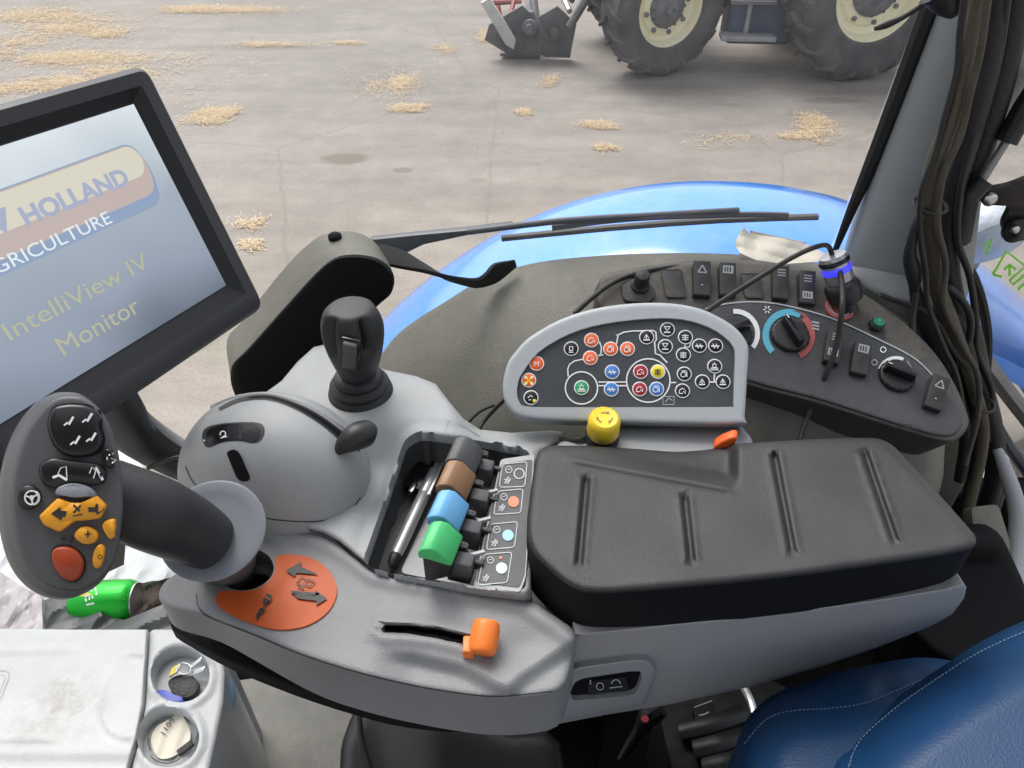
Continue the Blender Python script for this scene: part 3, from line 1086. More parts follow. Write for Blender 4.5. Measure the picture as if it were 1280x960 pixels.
# ---- switch panel lying on the arch
n_sp = Vector((0, -.37, .93)).normalized()
SP_ = Plane((0, .62, CAMZ - .545), n_sp)
base = [(747, 366), (752, 346), (775, 338), (800, 334), (860, 326), (937, 325), (990, 334), (1030, 347), (1075, 366), (1105, 384), (1140, 412), (1172, 446), (1195, 484), (1209, 518), (1210, 532), (1200, 547), (1182, 553), (1142, 543), (1083, 525), (1020, 505), (949, 487), (900, 470), (800, 425), (752, 388)]
base = smooth_closed(base, 4)
root = thing('switch_panel', SP_.at(980, 500), 'curved charcoal dashboard panel with rocker switches and heater knobs on the olive arch trim', 'switch panel')
mb = relief(base, SP_, 'dusty_strip', None, 9, drop=.055, fr=7, fh=.006, dropvec=Vector((-.12, .5, -.84)))
mb.build('panel_base', root)
face = [(880, 386), (905, 380), (940, 377), (979, 381), (1038, 397), (1098, 424), (1145, 449), (1175, 480), (1197, 508), (1203, 526), (1196, 540), (1180, 545), (1140, 536), (1083, 518), (1020, 498), (949, 480), (905, 462), (880, 430)]
face = smooth_closed(face, 4)
SPF = Plane(SP_.p + n_sp * .003, n_sp)
mb = relief(face, SPF, 'plate_dark', None, 9, drop=.004, fr=4, fh=.002, dropvec=-n_sp)
edge = [(882, 386), (905, 380), (940, 377), (979, 381), (1038, 397), (1098, 424), (1145, 449), (1175, 480)]
mb.stroke(smooth_open([Vector(p) for p in edge], 5), 1.6, SPF, .0008, 'grey_mark')
# white/blue/red scale arcs and small pictograms round the knobs
mb.ring(919, 417, 31, 6, SPF, .001, 'white_mark', a0=-95, a1=38)
mb.ring(986, 419, 33, 8, SPF, .001, 'cyan_mark', a0=135, a1=300)
mb.ring(986, 419, 33, 8, SPF, .001, 'dull_red', a0=-50, a1=62)
mb.ring(986, 419, 33, 3, SPF, .001, 'dull_red', a0=-80, a1=-48)
mb.ring(1120, 469, 24, 4, SPF, .001, 'white_mark', a0=200, a1=295)
for k in range(6):
    a = k * PI / 3
    mb.stroke([(959 + 2 * math.cos(a), 387 + 2 * math.sin(a)), (959 + 5 * math.cos(a), 387 + 5 * math.sin(a))], 1.3, SPF, .001, 'white_mark')
for k in range(3):
    mb.stroke([(1015, 402 + k * 4), (1024, 404 + k * 4)], 2, SPF, .001, 'grey_mark')
mb.ring(1104, 437, 4, 1.3, SPF, .001, 'white_mark'); mb.ring(1093, 453, 4, 1.3, SPF, .001, 'grey_mark')
mb.stroke([(1134, 451), (1139, 459), (1132, 458)], 1.2, SPF, .001, 'grey_mark')
mb.build('face_plate', root)

def rocker(px, py, w, h, tilt, icon, label, parent=root, surf=SP_, lift=.004):
    """a rocker switch: bezel, see-saw key with a printed pictogram"""
    t = math.radians(tilt)
    c = surf.at(px, py, lift)
    X = (surf.at(px + math.cos(t), py + math.sin(t), lift) - c).normalized()
    Y = surf.n.cross(X).normalized()
    sc = (surf.at(px + 1, py, lift) - c).length
    sy = (surf.at(px, py - 1, lift) - c).length
    W = w * sc; Hh = h * sy
    m = MB()
    # see-saw profile in Y / normal
    prof = [(-.5, -.004), (-.5, .0025), (-.47, .0038), (0, .0065), (.46, .0125), (.5, .0115), (.5, -.004)]
    A = [c - X * W / 2 + Y * q * Hh + surf.n * z for q, z in prof]
    m.prism(A, X * W, 'rocker')
    o = m.build('rocker_switch', parent, bevel=.0011)
    if label: o['label'] = label
    if icon:
        m = MB()
        fa = c + Y * .0 * Hh + surf.n * .0065; fb = c + Y * .46 * Hh + surf.n * .0125
        ny = (fb - fa).normalized(); pn = X.cross(ny).normalized()
        if pn.dot(surf.n) < 0: pn = -pn
        P = Plane(fa, pn)
        for (kind, q) in icon:
            cc = fa + ny * Hh * q + pn * .0004
            s = W * .32
            if q < 0:
                la = c + surf.n * .0065; lb = c - Y * .47 * Hh + surf.n * .0038
                ly = (la - lb).normalized()
                cc = la + ly * Hh * q + X.cross(ly).normalized() * .0005
                yy = ly
            else:
                yy = ny
            def sq(x0, y0, x1, y1, mm):
                m.add([cc + X * x0 * s + yy * y0 * s, cc + X * x1 * s + yy * y0 * s, cc + X * x1 * s + yy * y1 * s, cc + X * x0 * s + yy * y1 * s], [(0, 1, 2, 3)], mm)
            if kind == 'box':
                sq(-1, -.8, 1, .8, 'grey_mark')
                for k in range(3): m.add([cc + pn * .0002 + X * (-.7 + .5 * k) * s + yy * -.5 * s, cc + pn * .0002 + X * (-.45 + .5 * k) * s + yy * -.5 * s, cc + pn * .0002 + X * (-.45 + .5 * k) * s + yy * .5 * s, cc + pn * .0002 + X * (-.7 + .5 * k) * s + yy * .5 * s], [(0, 1, 2, 3)], 'dark_mark')
            elif kind == 'tri':
                for (a, b) in (((-.8, -.6), (.8, -.6)), ((.8, -.6), (0, .8)), ((0, .8), (-.8, -.6))):
                    d = Vector((b[0] - a[0], b[1] - a[1])).normalized(); q2 = Vector((-d.y, d.x)) * .12
                    m.add([cc + X * (a[0] + q2.x) * s + yy * (a[1] + q2.y) * s, cc + X * (a[0] - q2.x) * s + yy * (a[1] - q2.y) * s, cc + X * (b[0] - q2.x) * s + yy * (b[1] - q2.y) * s, cc + X * (b[0] + q2.x) * s + yy * (b[1] + q2.y) * s], [(0, 1, 2, 3)], 'grey_mark')
            elif kind == 'bars':
                for k in range(3): sq(-.8, -.7 + k * .6, .8, -.45 + k * .6, 'grey_mark')
            elif kind == 'dot':
                sq(-.15, -.15, .15, .15, 'grey_mark')
        m.build('pictogram', o)
    return o

rocker(876, 352, 21, 38, 4, [('tri', .25), ('dot', -.2)], 'rocker switch with a triangle pictogram')
rocker(908, 353, 20, 36, 4, [('box', .28)], 'rocker switch with a pale square pictogram')
rocker(974, 357, 19, 36, 6, [('bars', .28)], 'rocker switch with a bar pictogram')
rocker(1007, 363, 19, 36, 6, [('bars', .25), ('box', -.25)], 'rocker switch with two pictograms, beside the power socket')
rocker(1040, 436, 19, 38, 14, [('bars', .25), ('box', -.2)], 'rocker switch right of the heater knob', surf=SPF)
rocker(1074, 451, 20, 36, 14, [('box', .28)], 'rocker switch left of the blower knob', surf=SPF)
rocker(1168, 494, 21, 38, 20, [('tri', .25), ('dot', -.2)], 'rocker switch at the rear end of the panel', surf=SPF)
for (x, y, w, h) in ((842, 354, 26, 34), (940, 357, 24, 30)):
    m = MB()
    pts = round_poly([(x - w / 2 - 3, y - h / 2), (x + w / 2 - 3, y - h / 2), (x + w / 2 + 3, y + h / 2), (x - w / 2 + 4, y + h / 2)], 4)
    m.pprism(pts, SP_, .0022, -.002, 'rocker')
    m.stroke(pts, 1.2, SP_, .0026, 'dark_mark', closed=True)
    m.build('blanking_plate', root, bevel=.0005)
m = MB()
pn = round_poly([(776, 352), (806, 345), (822, 366), (812, 378), (780, 376)], 7)
m.pprism(pn, SP_, .005, -.002, 'rocker')
c = SP_.at(800, 358, .004)
m.lathe(c, n_sp, [(.011, 0), (.011, .004), (.0085, .006), (.0085, .02), (.0075, .023), (.0001, .0235)], 'rocker', n=20)
m.build('push_knob', root, bevel=.0006)

def knob(px, py, r, ang, nm='rotary_knob'):
    m = MB()
    c = SPF.at(px, py, .0)
    R = r * (SPF.at(px + 1, py) - c).length
    m.lathe(c, n_sp, [(R, 0), (R, .003), (R * .93, .005), (R * .9, .0055), (.0001, .0056)], 'black_plastic', n=36)
    a = math.radians(ang)
    X = (SPF.at(px + math.cos(a) * 3, py + math.sin(a) * 3) - c).normalized()
    Y = n_sp.cross(X)
    m.box(c + n_sp * .011, (R * 1.75, R * .34, .013), 'black_gloss', X=X, Y=Y, taper=.9)
    m.box(c - X * R * .72 + n_sp * .0182, (R * .3, R * .12, .0012), 'white_mark', X=X, Y=Y)
    for k in range(18):
        t = 2 * PI * k / 18
        d = X * math.cos(t) + Y * math.sin(t)
        m.box(c + d * R * .97 + n_sp * .003, (.0015, .002, .004), 'black_plastic', X=d, Y=n_sp.cross(d))
    return m.build(nm, root, bevel=.0007)
knob(917, 417, 23, -20); knob(987, 420, 24, 58); knob(1120, 471, 22, 22)
m = MB()
c = SP_.at(1095, 407, .003)
m.lathe(c, n_sp, [(.0085, 0), (.0085, .004), (.007, .006)], 'black_plastic', n=20)
m.lathe(c + n_sp * .0055, n_sp, [(.0062, 0), (.0058, .0035), (.0001, .0042)], 'led_green', n=20)
m.text('I', c + n_sp * .0102 - Vector((.0005, .001, 0)), (1, 0, 0), n_sp.cross(Vector((1, 0, 0))), .004, 'white_mark')
m.build('green_button', root)
m = MB()
c = SP_.at(1049, 386, .002)
m.lathe(c, n_sp, [(.0165, 0), (.0165, .0035), (.0135, .0045), (.0125, .002), (.0125, -.01), (.0001, -.0105)], 'dull_red', n=30)
m.lathe(c, n_sp, [(.0125, -.009), (.0125, .003), (.0105, .003), (.0105, -.009)], 'white_grey', n=30)
m.build('power_socket', root)

# ---- pillar
mb = MB()
PB = lambda x, y, Y: atY(x, y, Y)
def pillar_ring(t):
    """t = 0 at the base, 1 past the top of the frame"""
    a = Vector((pl.x, 0, 0)); 
    x0 = pl.x + k_pil * t * 1.0
    return x0
# section outline in (x, y), moved along the pillar's own line
sec = [(.0, .862), (.004, .84), (.022, .822), (.05, .812), (.082, .812), (.108, .826), (.122, .85), (.126, .9), (.07, .93), (.012, .9)]
rings = []
for i in range(15):
    q = i / 14
    z = pl.z - .07 + q * .75
    x = pl.x + (k.x if False else (pt.x - pl.x) / (pt.z - pl.z)) * (z - pl.z) + .006
    w = 1.0 + .35 * (1 - sstep(0, .28, q))
    rings.append([Vector((x + sx * w, yy - .02 * (1 - sstep(0, .25, q)), z)) for sx, yy in smooth_closed(sec, 3)])
mb.loft(rings, 'pillar_grey')
P_root = thing('cab_pillar', Vector((pl.x + .06, .86, pl.z - .07)), 'smooth light grey upright cab pillar at the right edge of the side window', 'pillar')
mb.build('pillar_cover', P_root, sharp=50)
mb = MB()
ks = (pt - pl) / (pt.z - pl.z)
a = pl + ks * (-.02); b = pl + ks * .7
tw = Vector((.011, 0, 0))
pts = [pl + Vector((-.004, -.006, -.012)), pl + Vector((.0, -.008, .05)), pl + ks * .16 + Vector((.001, -.009, 0)), pl + ks * .4 + Vector((.0, -.009, 0)), pl + ks * .7 + Vector((0, -.009, 0))]
mb.tube(pts, [.003, .006, .0095, .011, .012], 'rubber', n=8)
mb.build('window_seal', P_root)
mb = MB()
q = [(1058, 334), (1072, 356), (1105, 374), (1145, 386), (1180, 386), (1195, 356), (1150, 340), (1095, 336)]
mb = relief(smooth_closed(q, 3), Plane((0, .80, CAMZ - .50), (0, -.55, .83)), 'pillar_grey', lambda x, y: .0, 8, drop=.05, fr=10, fh=.012)
mb.build('pillar_foot', P_root, sharp=60)

# quarter window frame behind the pillar
mb = MB()
outl = [(1180, 330), (1190, 292), (1212, 225), (1246, 140), (1284, 60), (1320, -20), (1345, -20), (1300, 80), (1262, 160), (1228, 232), (1208, 290), (1200, 335)]
PV = VY(.9)
mb.prism([PV.at(x, y) for x, y in outl], (0, .03, 0), 'pillar_back')
qo = mb.build('quarter_window_frame', bevel=.003)
tag(qo, 'pinkish grey metal window frame strip behind the cables, right of the pillar', 'window frame')
gl('quarter_window', [atY(1186, 330, .905), atY(1270, 600, .905), atY(1500, 900, .905), atY(1700, 200, .905), atY(1380, -60, .905), atY(1230, 200, .905)], (0, .004, 0), 'smeared_glass', 'smeared quarter window behind the pillar with green marks on it', 'window')
# green marks stuck on the glass
QG = VY(.902)
mb = MB()
for s in ([(1241, 343), (1258, 314), (1282, 333), (1262, 350)], [(1241, 343), (1252, 346)], [(1262, 350), (1266, 356), (1285, 340)], [(1255, 337), (1262, 331), (1270, 337)], [(1262, 331), (1262, 345)], [(1272, 362), (1290, 346)], [(1232, 318), (1240, 298), (1228, 308)]):
    mb.stroke(s, 3.4, QG, .0, 'neon_green')
for kk in range(len(mb.v)): mb.v[kk] = mb.v[kk]
gm = mb.build('green_sticker')
tag(gm, 'bright green line pictogram stuck on the rear quarter window glass', 'sticker')

# worklamp seen through the quarter window
mb = MB()
c = atY(1232, 285, 1.0)
mb.lathe(c, (.1, -.9, -.35), [(.0, -.04), (.035, -.03), (.05, 0), (.052, .02), (.047, .028), (.0, .033)], 'lamp_glass', n=24)
mb.tube([c + Vector((0, .02, 0)), c + Vector((.03, .04, -.06)), c + Vector((.03, .05, -.12))], .012, 'dull_steel')
tag(mb.build('work_lamp', sharp=40), 'round clear work lamp outside the quarter window behind the gas strut', 'lamp')

# gas strut and its bracket
root2 = thing('gas_strut', atY(1215, 240, .78), 'black gas strut on a pivot bracket across the quarter window', 'gas strut')
mb = MB()
mb.tube([atY(1310, 90, .8), atY(1282, 133, .79), atY(1257, 178, .782)], .0115, 'strut_black', n=14, smooth=1)
mb.build('cylinder', root2)
mb = MB(); mb.tube([atY(1257, 178, .782), atY(1226, 228, .778)], .0042, 'dull_steel', n=10, smooth=1); mb.build('rod', root2)
mb = MB()
mb.tube([atY(1230, 224, .778), atY(1210, 246, .776)], .012, 'strut_black', n=12, smooth=1)
mb.build('end_fitting', root2)
mb = MB()
bp_ = VY(.79)
mb.prism([bp_.at(*p) for p in round_poly([(1226, 238), (1262, 232), (1330, 205), (1330, 262), (1292, 272), (1286, 300), (1262, 303), (1252, 282), (1264, 258), (1228, 256)], 8)], (0, .008, 0), 'strut_black')
mb.lathe(bp_.at(1235, 247), (0, -1, 0), [(.008, 0), (.008, .006), (.004, .008)], 'steel', n=12)
mb.lathe(bp_.at(1268, 286), (0, -1, 0), [(.015, 0), (.015, .006), (.006, .007), (.006, .011), (.003, .012)], 'strut_black', n=18)
mb.lathe(bp_.at(1268, 286, .012), (0, -1, 0), [(.005, 0), (.005, .003), (.002, .004)], 'steel', n=12)
mb.build('pivot_bracket', root2, bevel=.001)

# seal round the quarter window's lower corner
mb = MB()
mb.tube([atY(*p, .86) for p in [(1176, 286), (1192, 308), (1218, 350), (1232, 400), (1234, 445), (1228, 500), (1222, 560)]], .0065, 'rubber', n=8)
tag(mb.build('quarter_window_seal'), 'black rubber seal curving down behind the hose bundle beside the quarter window', 'seal')

# the frame rail that runs down past the mudguard on the far right
mb = MB()
mb.tube([atY(*p, .88) for p in [(1222, 440), (1250, 478), (1290, 530)]], .013, 'dull_steel', n=10)
mb.tube([atY(*p, .89) for p in [(1228, 500), (1262, 560), (1300, 610)]], .009, 'tractor_grey', n=8)
tag(mb.build('window_rail'), 'dull grey metal rail below the quarter window in front of the blue mudguard', 'rail')

# ---- hoses and cables
def hose(name, pts, r, m, label, cat='hose', group=None, n=10):
    mb = MB()
    mb.tube([atY(x, y, Y) for x, y, Y in pts], r, m, n=n)
    o = mb.build(name, sharp=60)
    return tag(o, label, cat, group)
hg = 'hoses and cables running down the pillar'
hose('conduit', [(1236, -60, .76), (1222, 0, .76), (1208, 70, .755), (1192, 140, .75), (1170, 200, .75), (1161, 255, .75), (1166, 310, .75), (1172, 360, .75), (1187, 400, .745), (1204, 445, .74), (1218, 490, .735), (1228, 530, .73), (1225, 570, .725), (1214, 618, .72), (1206, 655, .71)], [.0075] * 4 + [.0095] * 5 + [.0082] * 6, 'hose_olive', 'thick olive brown ribbed conduit, foremost of the hoses down the pillar', group=hg)
hose('conduit', [(1252, -60, .79), (1246, 0, .79), (1236, 70, .785), (1222, 130, .78), (1204, 190, .78), (1190, 240, .78), (1184, 290, .78), (1186, 340, .78), (1196, 390, .775), (1212, 440, .77), (1230, 490, .76), (1243, 545, .75), (1243, 595, .74), (1230, 645, .73), (1222, 670, .72)], .0125, 'hose_black', 'thick black hose close behind the olive conduit on the pillar', group=hg)
hose('conduit', [(1275, -60, .81), (1268, 0, .81), (1258, 60, .805), (1244, 120, .8), (1222, 190, .8), (1206, 245, .8), (1196, 300, .8)], .015, 'hose_black', 'broad black hose at the top right, rearmost of the bundle', group=hg)
hose('conduit', [(1190, 395, .76), (1205, 420, .76), (1216, 470, .75), (1214, 530, .74), (1218, 580, .73), (1206, 640, .72)], .008, 'hose_black', 'black corrugated hose left of the olive conduit below the pillar', group=hg)
hose('conduit', [(1142, 352, .765), (1150, 385, .76), (1168, 420, .755), (1185, 455, .75), (1200, 500, .745), (1208, 550, .735), (1200, 600, .725)], [.006, .009, .011, .011, .010, .009, .008], 'hose_black', 'dark flattened hose over the rear end of the switch panel', group=hg)
hose('conduit', [(1205, 395, .79), (1216, 410, .785), (1226, 450, .78), (1236, 520, .77), (1248, 570, .76), (1252, 600, .75), (1240, 640, .74)], .009, 'hose_brown', 'brown hose right of the olive conduit near the blue mudguard', group=hg)
hose('cable_sleeve', [(1160, 262, .745), (1152, 268, .742), (1142, 290, .74), (1137, 318, .74), (1142, 340, .74), (1143, 362, .74)], [.003, .005, .005, .007, .009, .005], 'hose_black', 'short black taped cable sleeve left of the olive conduit', 'cable', hg)
for (x, y, Y, r, lb) in ((1163, 256, .75, .0165, 'thin black cable tie round the olive conduit, the upper one near the window top'), (1228, 505, .735, .014, 'thin black cable tie round the hoses beside the end of the switch panel')):
    c = atY(x, y, Y)
    mb = MB()
    mb.tube([c + Vector((math.cos(t) * r, math.sin(t) * r, .002 * math.sin(t))) for t in [2 * PI * j / 12 for j in range(13)]], .002, 'cable', n=6, smooth=2)
    tag(mb.build('cable_tie'), lb, 'cable tie', 'cable ties on the hose bundle')
hose('thin_cable', [(1146, 365, .73), (1141, 400, .72), (1142, 440, .70), (1148, 480, .68), (1145, 525, .66), (1134, 560, .635), (1130, 590, .63)], .0034, 'cable', 'thin dark cable hanging over the blower knob into the gap behind the armrest', 'cable')
hose('aerial_lead', [(1170, -8, .8), (1150, 8, .8), (1128, 22, .8), (1108, 31, .8), (1093, 36, .8)], [.0025, .0025, .0025, .0035, .002], 'cable', 'thin black lead with a pointed end crossing the side window near the pillar top', 'cable')
hose('roof_trim', [(1165, -10, .79), (1182, 8, .79), (1190, 18, .79), (1200, 4, .79), (1210, -8, .79)], [.012, .01, .004, .008, .012], 'hose_black', 'small black trim end at the top of the grey pillar', 'trim')
hose('thin_cable', [(1210, -30, .75), (1200, 40, .75), (1196, 90, .748), (1180, 150, .745), (1170, 190, .742), (1152, 240, .738), (1150, 290, .735), (1157, 340, .73), (1160, 380, .725), (1178, 430, .715), (1196, 470, .71), (1205, 520, .705)], .0032, 'cable', 'thin black cable winding in front of the olive conduit down to the panel end', 'cable', hg)
hose('thin_cable', [(1238, -30, .74), (1226, 60, .74), (1214, 110, .74), (1200, 170, .738), (1178, 222, .736), (1172, 280, .735), (1182, 330, .735), (1180, 380, .73), (1202, 430, .725), (1222, 470, .72), (1222, 520, .715), (1206, 580, .705)], .0036, 'hose_brown', 'thin brown cable twisted over the thick hoses beside the panel end', 'cable', hg)
hose('thin_cable', [(1262, -30, .78), (1250, 60, .78), (1236, 110, .775), (1214, 180, .77), (1200, 240, .765), (1197, 300, .765), (1212, 345, .765), (1220, 400, .76), (1222, 440, .755), (1240, 490, .75), (1236, 550, .745)], .004, 'cable', 'medium black cable on the outer side of the hose bundle by the quarter window', 'cable', hg)
hose('thin_cable', [(1100, 368, .745), (1120, 376, .742), (1150, 386, .74), (1172, 404, .735), (1190, 436, .73), (1210, 462, .725)], .0028, 'cable', 'thin cable running from the pillar foot back across the dusty panel corner', 'cable', hg)
hose('thin_cable', [(1186, 360, .75), (1200, 372, .75), (1213, 396, .748), (1210, 430, .745), (1196, 452, .742), (1190, 500, .735)], .0042, 'hose_black', 'short looped black cable between the conduits behind the panel', 'cable', hg)
mb = MB()
mb.box(atY(1284, 14, .88), (.03, .02, .05), 'tail_orange')
tag(mb.build('marker_light', bevel=.003), 'orange marker light at the top right edge behind the frame', 'light')

# pale tube on the far right, running down beside the seat
mb = MB()
mb.tube([atY(*p) for p in [(1246, 560, .74), (1258, 590, .72), (1272, 640, .69), (1272, 700, .64), (1264, 750, .59), (1252, 800, .54), (1246, 840, .5)]], [.006, .009, .0115, .0125, .0125, .012, .012], 'white_grey', n=14)
tag(mb.build('grab_tube', sharp=60), 'pale grey bent tube rising behind the armrest next to the seat', 'tube')
mb = MB()
mb = relief(smooth_closed([(1150, 700), (1185, 664), (1215, 655), (1240, 660), (1262, 690), (1300, 800), (1240, 850), (1140, 790)], 3), Plane((.4, .55, CAMZ - .76), (0, -.3, .95)), 'deep_black', None, 12, drop=.15, fr=10, fh=.01)
tag(mb.build('rear_trim'), 'black trim cover in the gap between the armrest and the pale tube', 'trim panel')

# ---- charger plugged into the socket, with its leads
C_root = thing('car_charger', SP_.at(1050, 384, .0), 'silver and black USB charger with a glowing blue ring in the red edged socket', 'charger')
ax = (SP_.at(1052, 386, .06) - SP_.at(1052, 386, 0)).normalized()
c0 = SP_.at(1062, 388, .0)
ch0 = atD(1040, 318, (c0 - CAM).dot(Vector((0, CP, -SP))) - .022)
ax = (ch0 - c0).normalized()
SCL = (ch0 - c0).length / .067
mb = MB()
mb.lathe(c0, ax, [(r_, h_ * SCL) for r_, h_ in [(.0095, -.002), (.0095, .008), (.0175, .012), (.0195, .02), (.0195, .03), (.017, .034), (.013, .036)]], 'black_plastic', n=26)
mb.build('plug_body', C_root)
mb = MB()
mb.lathe(c0, ax, [(r_, h_ * SCL) for r_, h_ in [(.013, .034), (.0155, .038), (.0155, .062), (.0145, .066), (.0001, .067)]], 'charger_silver', n=26)
mb.build('charger_head', C_root)
mb = MB()
mb.lathe(c0, ax, [(r_, h_ * SCL) for r_, h_ in [(.0158, .047), (.0162, .048), (.0162, .053), (.0158, .054)]], 'led_blue', n=26)
mb.build('glowing_ring', C_root)
mb = MB()
mb.lathe(c0, ax, [(r_, h_ * SCL) for r_, h_ in [(.016, .057), (.0168, .058), (.0168, .0605), (.016, .062)]], 'black_gloss', n=26)
for k in range(4):
    t = 2 * PI * k / 4 + .4
mb.build('band', C_root)
top = c0 + ax * .066 * SCL
def proj(p):
    d = Vector(p) - CAM
    f = d.y * CP - d.z * SP
    u = d.y * SP + d.z * CP
    return (640 + FL * d.x / f, 480 - FL * u / f, f)
tp = proj(top)
ch = top
hose('charger_lead', [(tp[0], tp[1], ch.y), (tp[0] - 6, tp[1] - 12, ch.y), (tp[0] - 22, tp[1] - 10, .72), (990, 322, .71), (950, 346, .70), (915, 368, .69), (888, 386, .675), (870, 400, .66)], .0028, 'cable', 'thin black lead arching left from the charger over the rocker switches', 'cable')
hose('charger_lead', [(tp[0] + 6, tp[1] + 2, ch.y - .005), (1052, 352, ch.y - .03), (1053, 380, .68), (1048, 420, .665), (1038, 455, .65), (1020, 495, .635), (1006, 530, .615), (996, 565, .59)], .003, 'cable', 'thin black lead dropping from the charger past the heater knob', 'cable')
hose('loose_wire', [(718, 392, .72), (738, 374, .735), (765, 354, .755), (800, 341, .775), (850, 333, .79), (910, 331, .795), (970, 338, .795), (1040, 360, .79)], .003, 'cable', 'thin brown wire lying along the upper edge of the switch panel', 'cable')
hose('loose_wire', [(596, 545, .60), (604, 528, .62), (622, 508, .63), (640, 492, .63)], .0022, 'cable', 'short black wire left of the button panel', 'cable')
hose('loose_wire', [(586, 527, .61), (600, 514, .62), (618, 506, .625)], .0018, 'cable', 'second short wire end left of the button panel', 'cable')

# ---- crumpled card and paper on the ledge
mb = MB()
LP = Plane((0, .84, CAMZ - .497), (0, -.08, 1))
rs = random.Random(5)
paper = [(918, 305), (925, 290), (938, 291), (950, 294), (975, 297), (1010, 306), (1034, 318), (1024, 327), (980, 330), (945, 325), (925, 316)]
mb = relief(resample([Vector(p) for p in paper], 9), Plane((0, .84, CAMZ - .485), (0, -.25, .97)), 'paper', lambda x, y: .0018 * math.sin(x * .08 + y * .12) + .004 * max(0, 1 - abs(x - 930) / 14) + .002 * abs(math.sin(x * .05 - y * .2)), 4, drop=.0008)
PR = thing('crumpled_paper', LP.at(975, 318), 'crumpled cream paper and torn card lying on the ledge at the foot of the window', 'paper')
mb.build('paper_sheet', PR, sharp=25)
mb = MB()
for q in ([(922, 300), (930, 284), (941, 297), (934, 318), (924, 314)], [(938, 288), (960, 293), (1008, 303), (985, 306), (950, 301)], [(925, 316), (960, 329), (1022, 327), (1030, 321), (990, 333), (940, 328)]):
    P = Plane((0, .835, CAMZ - .47), (rs.uniform(-.3, .3), -.5, .9))
    mb.pprism(q, P, .001, -.001, 'cardboard')
mb.build('torn_card', PR, sharp=20)

# ---- window wiper, outside the glass
W = thing('window_wiper', atY(475, 305, .90), 'long black wiper arm and blade resting across the outside of the side window', 'wiper')
YW = VY(.895)
def Wp(x, y, o=0.): return YW.at(x, y, o)
mb = MB()
mb.prism([Wp(*p) for p in [(462, 300), (520, 294), (584, 288), (640, 281), (642, 285), (586, 294), (530, 306), (505, 318), (480, 314)]], (0, .012, 0), 'wiper_metal')
mb.tube([Wp(584, 290), Wp(700, 276), Wp(800, 270), Wp(924, 263)], .0045, 'wiper_metal', n=8, smooth=2)
mb.build('wiper_arm', W, bevel=.0015)
mb = MB()
mb.tube([Wp(627, 298, -.008), Wp(760, 285, -.006), Wp(900, 275, -.006), Wp(1022, 271, -.008)], .0052, 'wiper_rubber', n=8, smooth=2, flat=.8)
mb.tube([Wp(690, 285, 0), Wp(760, 276, .0), Wp(830, 271, .002), Wp(930, 268, .0), Wp(985, 269, 0)], .0038, 'wiper_metal', n=6)
mb.build('wiper_blade', W)

# ---- padded housing on its bracket, at the window
Hs = thing('padded_housing', atY(340, 470, .74), 'rounded olive box shaped housing with a shaded dark front held at the window on a bent bracket', 'housing')
front = [(292, 488), (290, 458), (312, 434), (360, 380), (404, 333), (432, 319), (471, 323), (491, 342), (489, 366), (470, 384), (440, 418), (380, 486), (350, 515), (310, 512)]
back = [(289, 466), (284, 425), (306, 398), (345, 348), (382, 308), (414, 290), (456, 294), (484, 322), (486, 346), (470, 366), (436, 398), (376, 466), (345, 498), (304, 492)]
front = smooth_closed(front, 4); back = smooth_closed(back, 4)
PF = Plane(atY(390, 420, .70), (.10, -.98, .05)); PBk = Plane(atY(390, 400, .775), (.10, -.98, .05))
def shrink(L, c, s): return [(c[0] + (p[0] - c[0]) * s, c[1] + (p[1] - c[1]) * s) for p in L]
fc_ = (390, 415)
mb = MB()
mb.loft([[PF.at(*p, .004) for p in shrink(front, fc_, .9)], [PF.at(*p, .002) for p in shrink(front, fc_, .97)], [PF.at(*p, -.005) for p in front], [PF.at(*p, -.012) for p in shrink(front, fc_, 1.005)]], 'deep_black', cap1=False)
mb.build('shaded_front', Hs, sharp=60)  # near face coloured black, standing in for its unlit side
mb = MB()
mb.loft([[PF.at(*p, -.0125) for p in shrink(front, fc_, 1.0)], [PBk.at(*p, .012) for p in back], [PBk.at(*p, .0) for p in shrink(back, (386, 395), .985)], [PBk.at(*p, -.006) for p in shrink(back, (386, 395), .93)]], 'olive_trim')
mb.build('shell', Hs, sharp=60)
mb = MB()
c = atY(418, 292, .76)
mb.lathe(c, (0, 0, 1), [(.0075, -.014), (.0075, -.002), (.005, .0), (.0001, .0005)], 'deep_black', n=16)
mb.build('cap_nut', Hs)
mb = MB()
pp = [(470, 316, .77), (500, 324, .765), (528, 334, .765), (560, 347, .77), (590, 353, .785), (604, 350, .80), (618, 342, .815), (644, 329, .835)]
ctr = smooth_open([Vector((*atY(*p), 0)) for p in pp], 5)
rings = []
N_ = len(ctr)
for i, p in enumerate(ctr):
    q = i / (N_ - 1)
    p = p.xyz
    d = (ctr[min(i + 1, N_ - 1)].xyz - ctr[max(i - 1, 0)].xyz).normalized()
    w = .011 * (1 - .6 * sstep(.85, 1, q)) * (1 + .25 * math.sin(q * 9)); tw_ = q * 2.4 - .5
    s0 = d.cross(Vector((0, 0, 1))).normalized(); u0 = s0.cross(d)
    A = s0 * math.cos(tw_) + u0 * math.sin(tw_); B = -s0 * math.sin(tw_) + u0 * math.cos(tw_)
    rings.append([p + A * w + B * .0025, p - A * w + B * .0025, p - A * w - B * .0025, p + A * w - B * .0025])
mb.loft(rings, 'rubber')
mb.build('bracket_strap', Hs, bevel=.001)

